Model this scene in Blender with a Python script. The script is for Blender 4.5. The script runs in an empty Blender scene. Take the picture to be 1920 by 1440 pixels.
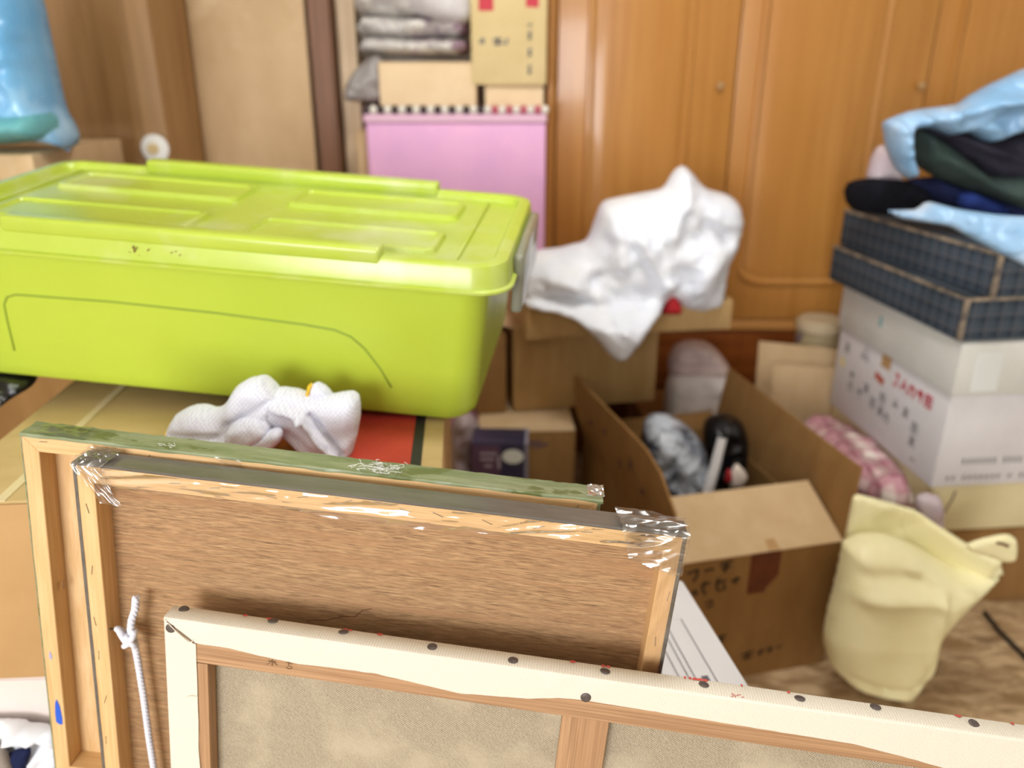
import bpy, bmesh, math, random
from mathutils import Vector, Matrix, Euler, noise
from mathutils.geometry import delaunay_2d_cdt

# ------------------------------------------------------------------ camera, world, light, exposure
SC = bpy.context.scene
COL = SC.collection
R = math.radians
FPX, PITCH, CAMH = 1500.0, R(21.5), 1.25
CP, SP = math.cos(PITCH), math.sin(PITCH)
cam = bpy.data.cameras.new('camera')
cam.sensor_width = 36.0
cam.lens = FPX / 1920 * 36
cam.clip_start = 0.02
cam_o = bpy.data.objects.new('camera', cam)
COL.objects.link(cam_o)
cam_o.location = (0, 0, CAMH)
cam_o.rotation_euler = (R(90) - PITCH, 0, 0)
cam.dof.use_dof = True
cam.dof.focus_distance = 0.76
cam.dof.aperture_fstop = 2.9
SC.camera = cam_o
SC.view_settings.view_transform = 'Standard'
SC.view_settings.look = 'None'
SC.view_settings.gamma = 1.0
SC.view_settings.use_curve_mapping = False
SC.view_settings.exposure = 0.26

world = bpy.data.worlds.new('daylight')
world.use_nodes = True
SC.world = world
wb = world.node_tree.nodes['Background']
wb.inputs[0].default_value = (0.86, 0.93, 1.0, 1)
wb.inputs[1].default_value = 1.0

def area(name, loc, target, sx, sy, power, col):
    l = bpy.data.lights.new(name, 'AREA')
    l.shape = 'RECTANGLE'; l.size = sx; l.size_y = sy
    l.energy = power; l.color = col
    o = bpy.data.objects.new(name, l)
    COL.objects.link(o)
    o.location = loc
    d = Vector(target) - Vector(loc)
    o.rotation_euler = d.to_track_quat('-Z', 'Y').to_euler()
    return o
# daylight entering by the window behind the camera
area('window_daylight', (-1.25, -2.92, 1.5), (-1.25, 0.6, 1.4), 1.5, 1.3, 108, (0.97, 0.985, 1.0))

# ------------------------------------------------------------------ helpers
def at(u, v, Y=None, Z=None):
    a = (u - 960) / FPX; b = (720 - v) / FPX
    r = Vector((a, CP + b * SP, -SP + b * CP))
    t = Y / r.y if Y is not None else (Z - CAMH) / r.z
    return Vector((0, 0, CAMH)) + r * t

def tag(o, label, cat, group=None):
    o['label'] = label; o['category'] = cat
    if group: o['group'] = group
    return o
def struct(o, label=None, cat=None):
    o['kind'] = 'structure'
    if label: o['label'] = label
    if cat: o['category'] = cat
    return o
def empty(name, loc=(0, 0, 0), rot=(0, 0, 0)):
    o = bpy.data.objects.new(name, None)
    COL.objects.link(o)
    o.location = loc; o.rotation_euler = rot
    o.empty_display_size = 0.02
    return o
def thing(name, label, cat, loc=(0, 0, 0), rot=(0, 0, 0), group=None):
    return tag(empty(name, loc, rot), label, cat, group)
def obj(name, me, parent=None, loc=None, rot=None):
    o = bpy.data.objects.new(name, me)
    COL.objects.link(o)
    if parent: o.parent = parent
    if loc is not None: o.location = loc
    if rot is not None: o.rotation_euler = rot
    return o

class MB:
    """collects shapes into one bmesh"""
    def __init__(s): s.bm = bmesh.new()
    def poly(s, vs, fs):
        b = [s.bm.verts.new(v) for v in vs]
        for f in fs:
            try: s.bm.faces.new([b[i] for i in f])
            except ValueError: pass
        return s
    def hexa(s, p, bevel=0.0, seg=2):
        # p: bottom 4 (fl, fr, br, bl) then top 4
        t = bmesh.new()
        b = [t.verts.new(v) for v in p]
        for f in ((3, 2, 1, 0), (4, 5, 6, 7), (0, 1, 5, 4), (1, 2, 6, 5), (2, 3, 7, 6), (3, 0, 4, 7)):
            t.faces.new([b[i] for i in f])
        if bevel > 0:
            bmesh.ops.bevel(t, geom=list(t.edges), offset=bevel, segments=seg, profile=0.5, affect='EDGES')
        s.join(t); return s
    def box(s, x0, x1, y0, y1, z0, z1, bevel=0.0, seg=2):
        return s.hexa([(x0, y0, z0), (x1, y0, z0), (x1, y1, z0), (x0, y1, z0), (x0, y0, z1), (x1, y0, z1), (x1, y1, z1), (x0, y1, z1)], bevel, seg)
    def join(s, t, M=None):
        if M is not None: bmesh.ops.transform(t, matrix=M, verts=t.verts)
        m = {}
        for v in t.verts: m[v] = s.bm.verts.new(v.co)
        for f in t.faces: s.bm.faces.new([m[v] for v in f.verts])
        t.free()
    def cyl(s, c, r, h, n=20, r2=None, M=None, bevel=0.0):
        t = bmesh.new()
        bmesh.ops.create_cone(t, cap_ends=True, segments=n, radius1=r, radius2=r if r2 is None else r2, depth=h)
        if bevel > 0:
            es = [e for e in t.edges if any(len(f.verts) > 4 for f in e.link_faces)]
            bmesh.ops.bevel(t, geom=es, offset=bevel, segments=2, affect='EDGES')
        s.join(t, Matrix.Translation(c) @ (M if M is not None else Matrix.Identity(4))); return s
    def sphere(s, c, r, sc=(1, 1, 1), n=16):
        t = bmesh.new()
        bmesh.ops.create_uvsphere(t, u_segments=n, v_segments=n // 2, radius=r)
        s.join(t, Matrix.Translation(c) @ Matrix.Diagonal((*sc, 1))); return s
    def tube(s, pts, r, n=8, closed=False, cap=True):
        pts = [Vector(p) for p in pts]
        rs = r if isinstance(r, (list, tuple)) else [r] * len(pts)
        rings = []
        up = Vector((0, 0, 1))
        for i, p in enumerate(pts):
            a = pts[max(i - 1, 0)]; b = pts[min(i + 1, len(pts) - 1)]
            d = (b - a).normalized()
            x = d.cross(up)
            if x.length < 1e-3: x = d.cross(Vector((0, 1, 0)))
            x.normalize(); y = x.cross(d)
            rings.append([s.bm.verts.new(p + (x * math.cos(2 * math.pi * k / n) + y * math.sin(2 * math.pi * k / n)) * rs[i]) for k in range(n)])
        for i in range(len(rings) - 1):
            for k in range(n):
                s.bm.faces.new([rings[i][k], rings[i][(k + 1) % n], rings[i + 1][(k + 1) % n], rings[i + 1][k]])
        if cap:
            s.bm.faces.new(rings[0][::-1]); s.bm.faces.new(rings[-1])
        return s
    def loft(s, loops, cap0=True, cap1=True):
        rings = [[s.bm.verts.new(v) for v in l] for l in loops]
        n = len(rings[0])
        for i in range(len(rings) - 1):
            for k in range(n):
                s.bm.faces.new([rings[i][k], rings[i][(k + 1) % n], rings[i + 1][(k + 1) % n], rings[i + 1][k]])
        if cap0: s.bm.faces.new(rings[0][::-1])
        if cap1: s.bm.faces.new(rings[-1])
        return s
    def ribbon(s, pts, w, nrm):
        """flat stroke of width w through pts lying in a plane of normal nrm"""
        pts = [Vector(p) for p in pts]; nrm = Vector(nrm)
        l = []
        for i, p in enumerate(pts):
            a = pts[max(i - 1, 0)]; b = pts[min(i + 1, len(pts) - 1)]
            d = (b - a).normalized(); x = d.cross(nrm).normalized() * (w / 2)
            l.append((s.bm.verts.new(p - x), s.bm.verts.new(p + x)))
        for (a, b), (c, d) in zip(l, l[1:]): s.bm.faces.new([a, b, d, c])
        return s
    def build(s, name, mat, parent=None, smooth=False, loc=None, rot=None, recalc=True):
        if recalc: bmesh.ops.recalc_face_normals(s.bm, faces=s.bm.faces)
        me = bpy.data.meshes.new(name)
        s.bm.to_mesh(me); s.bm.free()
        me.materials.append(mat)
        if smooth:
            for p in me.polygons: p.use_smooth = True
            if smooth == 'auto': me.set_sharp_from_angle(angle=R(35))
        return obj(name, me, parent, loc, rot)

def rrect(w, d, r, z, n=6, cx=0, cy=0):
    pts = []
    for (sx, sy, a0) in ((1, -1, -90), (1, 1, 0), (-1, 1, 90), (-1, -1, 180)):
        for k in range(n + 1):
            a = R(a0 + 90 * k / n)
            pts.append((cx + sx * (w / 2 - r) + r * math.cos(a), cy + sy * (d / 2 - r) + r * math.sin(a), z))
    return pts

def seg_dist(p, a, b):
    ab = b - a; t = max(0, min(1, (p - a).dot(ab) / max(ab.length_squared, 1e-9)))
    return (p - (a + ab * t)).length, t

def soft(name, poly, Y, T, mat, parent=None, R_=None, step=9, amp=0.0, ns=18.0, folds=(), seed=0, back=1.0, crease=0.0, cs=9.0):
    """a plump soft body: outline poly (photo pixels) standing at depth Y (number or function), swollen by T metres to both sides,
    with rounded edges, lumps (amp, ns), sharp creases (crease, cs) and folds [(x1,y1,x2,y2,width,height)]"""
    rnd = random.Random(seed)
    P = [Vector(p) for p in poly]
    # resample the outline
    B = []
    for i, p in enumerate(P):
        q = P[(i + 1) % len(P)]
        n = max(1, int((q - p).length / step))
        for k in range(n): B.append(p.lerp(q, k / n))
    # smooth the corners a little
    for _ in range(2):
        B = [(B[i - 1] + B[i] * 2 + B[(i + 1) % len(B)]) / 4 for i in range(len(B))]
    def inside(p):
        c = False
        for i in range(len(B)):
            a, b = B[i - 1], B[i]
            if (a.y > p.y) != (b.y > p.y) and p.x < (b.x - a.x) * (p.y - a.y) / (b.y - a.y) + a.x: c = not c
        return c
    def dist(p): return min(seg_dist(p, B[i - 1], B[i])[0] for i in range(len(B)))
    I, D = [], []
    x0, x1 = min(p.x for p in B), max(p.x for p in B); y0, y1 = min(p.y for p in B), max(p.y for p in B)
    y = y0; row = 0
    while y < y1:
        x = x0 + (step / 2 if row % 2 else 0)
        while x < x1:
            p = Vector((x + rnd.uniform(-.2, .2) * step, y + rnd.uniform(-.2, .2) * step))
            if inside(p):
                d = dist(p)
                if d > step * .45: I.append(p); D.append(d)
            x += step
        y += step * .87; row += 1
    n = len(B)
    out = delaunay_2d_cdt(B + I, [], [list(range(n))], 1, 1e-4)
    V, F = out[0], out[2]
    key = {}
    for i, p in enumerate(B + I): key[(round(p.x, 2), round(p.y, 2))] = 0.0 if i < n else D[i - n]
    RR = R_ or max(D + [1.0])
    yf = Y if callable(Y) else (lambda u, v: Y)
    verts, front, backi = [], [], []
    off = Vector((seed * 7.3, seed * 3.1, 0))
    for p in V:
        d = key.get((round(p.x, 2), round(p.y, 2)), 0.0)
        w = at(p.x, p.y, Y=yf(p.x, p.y))
        k = math.sqrt(max(0, 1 - (1 - min(d / RR, 1)) ** 2))
        t = T * k
        e = min(1, d / (RR * .5))
        t += e * amp * noise.noise((w + off) * ns)
        if crease:
            q = (w + off) * cs
            q += Vector((noise.noise(q * .7), noise.noise(q * .7 + Vector((5, 2, 1))), 0)) * 1.2
            t += e * crease * ((1 - abs(noise.noise(q)) * 2.4) + .6 * (1 - abs(noise.noise(q * 2.3)) * 2.4) - .9)
        for (ax, ay, bx, by, wd, hh) in folds:
            dd, tt = seg_dist(p, Vector((ax, ay)), Vector((bx, by)))
            t += e * hh * math.exp(-(dd / wd) ** 2)
        if d == 0:
            verts.append(w); front.append(len(verts) - 1); backi.append(len(verts) - 1)
        else:
            verts.append(w + Vector((0, -max(t, .002), 0))); front.append(len(verts) - 1)
            verts.append(w + Vector((0, max(T * k * back, .002), 0))); backi.append(len(verts) - 1)
    fs = [tuple(front[i] for i in f) for f in F] + [tuple(backi[i] for i in f[::-1]) for f in F]
    base = at(sum(p.x for p in B) / n, max(p.y for p in B), Y=yf(sum(p.x for p in B) / n, max(p.y for p in B)))
    mb = MB().poly([v - base for v in verts], fs)
    if parent is None: return mb.build(name, mat, None, True, loc=base)
    o = mb.build(name, mat, parent, True)
    o.location = Vector(base) - Vector(parent.location)
    return o

# ------------------------------------------------------------------ materials
def srgb(r, g, b):
    f = lambda c: (c / 255 / 12.92) if c <= 10 else ((c / 255 + .055) / 1.055) ** 2.4
    l = .3 * r + .59 * g + .11 * b; k = .10   # the photograph's colours are a little muted
    return (f(r + (l - r) * k), f(g + (l - g) * k), f(b + (l - b) * k), 1)
def mat(name, c1, c2=None, scale=(6, 6, 6), detail=4, ramp=(.35, .65), rough=.6, bump=0.0, bscale=None, spec=.4, coat=0.0, metal=0.0, trans=0.0, alpha=1.0, sheen=0.0, distort=0.0, c3=None, s3=(3, 3, 3), r3=(.55, .75)):
    m = bpy.data.materials.new(name); m.use_nodes = True
    nt = m.node_tree; N = nt.nodes; L = nt.links
    b = N['Principled BSDF']
    b.inputs['Roughness'].default_value = rough
    b.inputs['Specular IOR Level'].default_value = spec
    b.inputs['Coat Weight'].default_value = coat
    b.inputs['Coat Roughness'].default_value = .12
    b.inputs['Metallic'].default_value = metal
    b.inputs['Transmission Weight'].default_value = trans
    b.inputs['Alpha'].default_value = alpha
    b.inputs['Sheen Weight'].default_value = sheen
    b.inputs['Base Color'].default_value = c1
    tc = N.new('ShaderNodeTexCoord')
    def nz(sc, det, dist=0.0):
        mp = N.new('ShaderNodeMapping'); mp.inputs['Scale'].default_value = sc
        L.new(tc.outputs['Object'], mp.inputs['Vector'])
        n = N.new('ShaderNodeTexNoise'); n.inputs['Scale'].default_value = 1.0; n.inputs['Detail'].default_value = det
        n.inputs['Distortion'].default_value = dist; n.inputs['Roughness'].default_value = .6
        L.new(mp.outputs[0], n.inputs['Vector'])
        return n
    if c2 is not None:
        n = nz(scale, detail, distort)
        r = N.new('ShaderNodeValToRGB')
        r.color_ramp.elements[0].position = ramp[0]; r.color_ramp.elements[1].position = ramp[1]
        r.color_ramp.elements[0].color = c2; r.color_ramp.elements[1].color = c1
        L.new(n.outputs[0], r.inputs[0])
        last = r.outputs[0]
        if c3 is not None:
            n3 = nz(s3, 4)
            r3n = N.new('ShaderNodeMapRange'); r3n.inputs[1].default_value = r3[0]; r3n.inputs[2].default_value = r3[1]
            L.new(n3.outputs[0], r3n.inputs[0])
            mx = N.new('ShaderNodeMix'); mx.data_type = 'RGBA'
            L.new(r3n.outputs[0], mx.inputs[0]); L.new(last, mx.inputs[6]); mx.inputs[7].default_value = c3
            last = mx.outputs[2]
        L.new(last, b.inputs['Base Color'])
    if bump > 0:
        n = nz(bscale or scale, 5)
        bp = N.new('ShaderNodeBump'); bp.inputs['Strength'].default_value = bump; bp.inputs['Distance'].default_value = .002
        L.new(n.outputs[0], bp.inputs['Height']); L.new(bp.outputs[0], b.inputs['Normal'])
    return m
def wood(name, lo, hi, axis='X', fine=260, rough=.55, coat=0.0, ramp=(.32, .68), c3=None, dist=.3, bump=.15, long=6):
    s = {'X': (long, fine, fine), 'Y': (fine, long, fine), 'Z': (fine, fine, long)}[axis]
    s3 = tuple(c / 14 for c in s)
    return mat(name, hi, lo, scale=s, detail=5, ramp=ramp, rough=rough, coat=coat, distort=dist, bump=bump, c3=c3, s3=s3, r3=(.45, .75))
def weave(name, c1, c2, fx, rough=.9, bump=.5, mix=.5, axes=('X', 'Z'), c3=None, thr=.25):
    """woven cloth: crossing threads along two axes"""
    m = bpy.data.materials.new(name); m.use_nodes = True
    nt = m.node_tree; N = nt.nodes; L = nt.links; b = N['Principled BSDF']
    b.inputs['Roughness'].default_value = rough; b.inputs['Specular IOR Level'].default_value = .2
    tc = N.new('ShaderNodeTexCoord'); sp = N.new('ShaderNodeSeparateXYZ'); L.new(tc.outputs['Object'], sp.inputs[0])
    def mth(op, a, bb=None):
        n = N.new('ShaderNodeMath'); n.operation = op
        for i, x in enumerate((a, bb)):
            if x is None: continue
            if isinstance(x, (int, float)): n.inputs[i].default_value = x
            else: L.new(x, n.inputs[i])
        return n.outputs[0]
    nz = N.new('ShaderNodeTexNoise'); nz.inputs['Scale'].default_value = fx * .18; nz.inputs['Detail'].default_value = 3; L.new(tc.outputs['Object'], nz.inputs[0])
    s1 = mth('SINE', mth('ADD', mth('MULTIPLY', sp.outputs[axes[0]], fx), mth('MULTIPLY', nz.outputs[0], 5)))
    s2 = mth('SINE', mth('ADD', mth('MULTIPLY', sp.outputs[axes[1]], fx), mth('MULTIPLY', nz.outputs[0], 5)))
    h = mth('ADD', mth('MULTIPLY', mth('MULTIPLY', s1, s2), .5), .5)
    nz2 = N.new('ShaderNodeTexNoise'); nz2.inputs['Scale'].default_value = fx * .6; nz2.inputs['Detail'].default_value = 2; L.new(tc.outputs['Object'], nz2.inputs[0])
    f = mth('ADD', mth('MULTIPLY', h, mix), mth('MULTIPLY', nz2.outputs[0], 1 - mix))
    r = N.new('ShaderNodeValToRGB'); r.color_ramp.elements[0].color = c2; r.color_ramp.elements[1].color = c1
    r.color_ramp.elements[0].position = thr; r.color_ramp.elements[1].position = .75
    L.new(f, r.inputs[0]); last = r.outputs[0]
    if c3 is not None:
        n3 = N.new('ShaderNodeTexNoise'); n3.inputs['Scale'].default_value = 14; n3.inputs['Detail'].default_value = 4; L.new(tc.outputs['Object'], n3.inputs[0])
        mr = N.new('ShaderNodeMapRange'); mr.inputs[1].default_value = .45; mr.inputs[2].default_value = .75; L.new(n3.outputs[0], mr.inputs[0])
        mx = N.new('ShaderNodeMix'); mx.data_type = 'RGBA'; L.new(mr.outputs[0], mx.inputs[0]); L.new(last, mx.inputs[6]); mx.inputs[7].default_value = c3; last = mx.outputs[2]
    L.new(last, b.inputs['Base Color'])
    bp = N.new('ShaderNodeBump'); bp.inputs['Strength'].default_value = bump; bp.inputs['Distance'].default_value = .0006
    L.new(f, bp.inputs['Height']); L.new(bp.outputs[0], b.inputs['Normal'])
    return m
def plaid(name, base, dark, line, pitch, lw=.06, axes=('X', 'Y', 'Z')):
    """cloth with a grid of thin pale lines over soft dark bands, on every face"""
    m = bpy.data.materials.new(name); m.use_nodes = True
    nt = m.node_tree; N = nt.nodes; L = nt.links; b = N['Principled BSDF']
    b.inputs['Roughness'].default_value = .85; b.inputs['Specular IOR Level'].default_value = .25
    tc = N.new('ShaderNodeTexCoord'); sp = N.new('ShaderNodeSeparateXYZ'); L.new(tc.outputs['Object'], sp.inputs[0])
    def mth(op, a, bb=None):
        n = N.new('ShaderNodeMath'); n.operation = op
        for i, x in enumerate((a, bb)):
            if x is None: continue
            if isinstance(x, (int, float)): n.inputs[i].default_value = x
            else: L.new(x, n.inputs[i])
        return n.outputs[0]
    tot = None; band = None
    for a in axes:
        fr = mth('FRACT', mth('ADD', mth('MULTIPLY', sp.outputs[a], 1 / pitch), .37))
        ln = mth('LESS_THAN', fr, lw)
        bd = mth('GREATER_THAN', fr, .55)
        tot = ln if tot is None else mth('MAXIMUM', tot, ln)
        band = bd if band is None else mth('ADD', band, bd)
    mx = N.new('ShaderNodeMix'); mx.data_type = 'RGBA'; L.new(mth('MULTIPLY', band, .5), mx.inputs[0]); mx.inputs[6].default_value = base; mx.inputs[7].default_value = dark
    m2 = N.new('ShaderNodeMix'); m2.data_type = 'RGBA'; L.new(mth('MULTIPLY', tot, .6), m2.inputs[0]); L.new(mx.outputs[2], m2.inputs[6]); m2.inputs[7].default_value = line
    L.new(m2.outputs[2], b.inputs['Base Color'])
    return m
def film(name, tint, gloss=.06, rough=.12, bs=40, strength=.5):
    """thin clear wrap: see-through, with sharp glints where it creases"""
    m = bpy.data.materials.new(name); m.use_nodes = True
    nt = m.node_tree; N = nt.nodes; L = nt.links
    N.remove(N['Principled BSDF']); out = N['Material Output']
    t = N.new('ShaderNodeBsdfTransparent'); t.inputs[0].default_value = tint
    g = N.new('ShaderNodeBsdfGlossy'); g.inputs['Roughness'].default_value = rough
    lw = N.new('ShaderNodeFresnel'); lw.inputs[0].default_value = 1.45
    ad = N.new('ShaderNodeMath'); ad.operation = 'ADD'; ad.inputs[1].default_value = gloss; L.new(lw.outputs[0], ad.inputs[0])
    mx = N.new('ShaderNodeMixShader'); L.new(ad.outputs[0], mx.inputs[0]); L.new(t.outputs[0], mx.inputs[1]); L.new(g.outputs[0], mx.inputs[2])
    tc = N.new('ShaderNodeTexCoord'); n = N.new('ShaderNodeTexNoise'); n.inputs['Scale'].default_value = bs; n.inputs['Detail'].default_value = 1; n.inputs['Distortion'].default_value = .8
    L.new(tc.outputs['Object'], n.inputs['Vector'])
    bp = N.new('ShaderNodeBump'); bp.inputs['Strength'].default_value = strength; bp.inputs['Distance'].default_value = .003
    L.new(n.outputs[0], bp.inputs['Height']); L.new(bp.outputs[0], g.inputs['Normal'])
    L.new(mx.outputs[0], out.inputs[0])
    return m

C = srgb
M_wall = mat('plaster', C(222, 216, 204), C(216, 210, 200), (3, 3, 3), rough=.9)
M_ceil = mat('ceiling_board', C(240, 238, 232), rough=.9)
M_floor = mat('floor_mottled', C(206, 176, 134), C(150, 116, 74), (14, 34, 10), detail=6, ramp=(.36, .62), rough=.6, c3=C(112, 82, 50), s3=(7, 18, 4), r3=(.56, .72), distort=.6)
M_dark = mat('dark_trim', C(26, 22, 20), rough=.6)
M_ward = wood('orange_wood', C(176, 112, 40), C(204, 142, 64), 'Z', fine=34, rough=.38, coat=.25, ramp=(.25, .75), c3=C(194, 128, 54), bump=.05, long=1.5)
M_wardshade = wood('orange_wood_shaded', C(120, 56, 14), C(158, 82, 24), 'X', fine=40, rough=.4, coat=.2, bump=.05, long=2)  # darker copy of the door wood, plinth shadow put into its colour
M_wardx = wood('orange_wood_cross', C(178, 116, 52), C(204, 142, 72), 'X', fine=40, rough=.38, coat=.25, bump=.05, long=2)
M_knob = mat('brass_pale', C(206, 170, 120), rough=.3, metal=.6)
M_cab = wood('brown_wood', C(142, 102, 54), C(186, 142, 88), 'Z', fine=30, rough=.5, ramp=(.3, .7), c3=C(172, 126, 74), bump=.05, long=1.4)
M_board = mat('fibreboard', C(206, 174, 132), C(186, 152, 108), (4, 4, 2), rough=.85, c3=C(214, 186, 146), s3=(6, 6, 6))
M_post = wood('dark_brown_wood', C(92, 52, 26), C(142, 94, 62), 'Z', fine=60, rough=.5, long=2)
M_pale = wood('pale_wood', C(206, 172, 132), C(226, 198, 162), 'Z', fine=60, rough=.6, long=2)
M_pink = mat('pink_cloth', C(246, 184, 228), C(232, 172, 224), (5, 5, 5), rough=.75, c3=C(250, 188, 226), s3=(4, 4, 4))
M_pinkpale = mat('pale_pink_cloth', C(236, 190, 216), rough=.8)
M_beadw = mat('bead_white', C(232, 226, 214), rough=.6)
M_beadk = mat('bead_dark', C(70, 58, 58), rough=.6)
M_beadr = mat('bead_red', C(198, 92, 110), rough=.6)
M_card = mat('cardboard', C(196, 160, 104), C(186, 148, 92), (30, 30, 4), rough=.85, bump=.12, bscale=(8, 8, 160))
M_cardl = mat('cardboard_pale', C(214, 184, 140), C(206, 174, 128), (20, 20, 6), rough=.85, bump=.1, bscale=(8, 160, 8))
M_cardd = mat('cardboard_brown', C(158, 116, 62), C(146, 104, 52), (20, 20, 6), rough=.85, bump=.1, bscale=(8, 8, 160))
M_cardy = mat('cardboard_ochre', C(196, 168, 110), C(188, 160, 102), (12, 30, 12), rough=.8, bump=.08)
M_cardo = mat('cardboard_orange', C(192, 150, 96), C(186, 144, 90), (12, 30, 12), rough=.8, bump=.08)
M_cardc = mat('cardboard_cream', C(238, 210, 168), C(230, 200, 156), (10, 10, 10), rough=.85)
M_cardk = mat('cardboard_yellowish', C(226, 202, 146), C(218, 194, 136), (10, 10, 10), rough=.85)
M_tape = mat('clear_tape', C(226, 206, 164), rough=.25, spec=.5)
M_tapeb = mat('brown_tape', C(112, 48, 14), C(96, 40, 12), (30, 30, 30), rough=.4)
M_red = mat('red_print', C(196, 56, 44), C(184, 46, 38), (20, 20, 20), rough=.55)
M_blk = mat('black_print', C(38, 36, 34), rough=.6)
M_lime = mat('lime_plastic', C(182, 204, 52), C(178, 200, 48), (5, 5, 5), rough=.34, spec=.5, bump=.02, bscale=(300, 300, 300))
M_limed = mat('lime_groove', C(140, 164, 46), rough=.45)
M_limel = mat('lime_lid', C(184, 206, 62), C(178, 200, 56), (7, 7, 7), rough=.26, spec=.55, c3=C(206, 214, 150), s3=(5, 5, 5), r3=(.5, .8))  # pale patches: dust, with the lid's whitish sheen put into the colour
M_latch = mat('grey_clear_plastic', C(176, 178, 160), rough=.18, spec=.6, trans=.5)
M_stain = mat('brown_stain', C(120, 70, 40), rough=.8)
M_glove = weave('white_knit', C(236, 238, 250), C(206, 210, 232), 1100, axes=('X', 'Z'), bump=.6)
M_yel = mat('yellow_yarn', C(244, 196, 40), rough=.9)
M_white_bag = mat('white_polythene', C(244, 248, 255), C(234, 240, 254), (9, 9, 9), rough=.38, spec=.4)
M_blue_bag = mat('blue_polythene', C(124, 192, 240), C(96, 172, 230), (6, 6, 6), rough=.25, spec=.5, c3=C(170, 218, 250), s3=(9, 9, 5))
M_bluel_bag = mat('pale_blue_polythene', C(164, 204, 242), C(134, 186, 232), (8, 8, 8), rough=.28, spec=.5, c3=C(206, 226, 248), s3=(10, 10, 10))
M_teal = mat('teal_cloth', C(104, 184, 190), C(82, 164, 178), (12, 12, 12), rough=.5)
M_black_cloth = mat('black_cloth', C(22, 24, 34), C(14, 15, 22), (20, 20, 20), rough=.95, spec=.15)
M_navy = mat('navy_cloth', C(30, 40, 84), C(22, 28, 60), (12, 12, 12), rough=.9, spec=.2)
M_royal = mat('royal_blue_cloth', C(36, 58, 134), C(28, 46, 112), (12, 12, 12), rough=.9, spec=.2)
M_green_cloth = mat('grey_green_cloth', C(66, 84, 80), C(48, 62, 60), (9, 9, 9), rough=.9, spec=.2)
M_charc = mat('charcoal_cloth', C(58, 56, 72), C(38, 36, 48), (9, 9, 9), rough=.9, spec=.2)
M_lilac = mat('lilac_cloth', C(214, 200, 206), C(196, 178, 190), (9, 9, 9), rough=.8)
M_plaid = plaid('dark_plaid', C(68, 80, 92), C(46, 58, 72), C(112, 104, 104), .034, lw=.07)
M_edge = mat('worn_edge_tape', C(176, 156, 130), C(76, 72, 72), (26, 26, 26), rough=.8)
M_jaw = mat('white_carton', C(226, 224, 228), C(218, 216, 220), (8, 8, 8), rough=.6)
M_jalid = mat('white_carton_lid', C(214, 214, 208), C(206, 206, 200), (8, 8, 8), rough=.6)
M_print = mat('grey_print', C(108, 104, 112), rough=.7)
M_printr = mat('red_stamp', C(214, 60, 76), rough=.7)
M_printo = mat('orange_print', C(196, 84, 50), rough=.7)
M_cream = mat('cream_paper', C(236, 224, 176), C(228, 214, 164), (8, 8, 8), rough=.7)
M_yb = mat('cream_vinyl', C(255, 250, 200), C(250, 242, 186), (7, 7, 7), rough=.42, spec=.4)
M_check = plaid('pink_check', C(250, 240, 232), C(216, 160, 172), C(142, 38, 66), .06, lw=.14)
M_wpaper = mat('white_paper', C(240, 241, 244), C(234, 235, 240), (6, 6, 6), rough=.6)
M_wpink = mat('off_white_wrap', C(230, 216, 210), C(220, 204, 198), (6, 6, 6), rough=.35, spec=.4)
M_steel = mat('steel', C(150, 148, 146), rough=.35, metal=1.0)
M_tack = mat('dark_iron', C(104, 94, 90), C(84, 74, 70), (300, 300, 300), rough=.5, metal=.25)
# the paintings' woods
HI, LO = C(236, 196, 138), C(214, 166, 104)
M_pineX = wood('pine_x', LO, HI, 'X', fine=420, c3=C(226, 180, 128), long=9)
M_pineZ = wood('pine_z', LO, HI, 'Z', fine=420, c3=C(226, 180, 128), long=9)
M_cedX = wood('cedar_x', C(150, 108, 72), C(198, 156, 114), 'X', fine=430, c3=C(180, 136, 96), long=5)
M_cedZ = wood('cedar_z', C(150, 108, 72), C(198, 156, 114), 'Z', fine=430, c3=C(180, 136, 96), long=5)
M_ply = wood('lauan_ply', C(112, 78, 48), C(200, 158, 110), 'X', fine=2200, ramp=(.36, .6), rough=.6, c3=C(172, 126, 84), dist=.0, bump=.35, long=60)
M_plyl = wood('pale_ply', C(218, 172, 112), C(240, 202, 150), 'Z', fine=200, ramp=(.3, .7), rough=.6, c3=C(206, 158, 100), long=20)
M_canvas = weave('primed_canvas', C(236, 230, 214), C(216, 207, 190), 2300, bump=.3, rough=.75)
M_linen = weave('raw_linen', C(204, 190, 164), C(120, 108, 86), 2300, bump=.7, mix=.55, c3=C(200, 186, 158))
M_tapeg = mat('green_tape', C(146, 154, 118), C(116, 128, 86), (9, 60, 60), ramp=(.4, .6), rough=.35, spec=.5, bump=.5, bscale=(40, 200, 200), c3=C(98, 108, 58), s3=(14, 30, 30), r3=(.56, .6))
M_side = mat('grey_wrapped_side', C(112, 106, 100), C(92, 88, 82), (8, 40, 40), rough=.22, spec=.6)
M_film = film('clear_film', (.97, .97, .97, 1), gloss=.06, rough=.12, bs=30, strength=.2)
M_filmc = film('crumpled_film', (.96, .96, .96, 1), gloss=.22, rough=.24, bs=30, strength=.15)
M_rope = mat('white_cord', C(236, 238, 248), C(214, 216, 232), (300, 300, 60), rough=.7)
M_bluep = mat('blue_paint', C(40, 96, 226), rough=.5)
M_pencil = mat('pencil_mark', C(120, 88, 60), rough=.8)
M_redp = mat('red_paint', C(220, 84, 76), rough=.6)
M_fluff = mat('white_fluff', C(236, 236, 232), rough=.9)
M_glass = mat('window_glass', C(240, 246, 250), rough=.0, trans=1.0, spec=.5)
M_lampw = mat('lamp_white', C(244, 244, 240), rough=.5)

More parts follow.
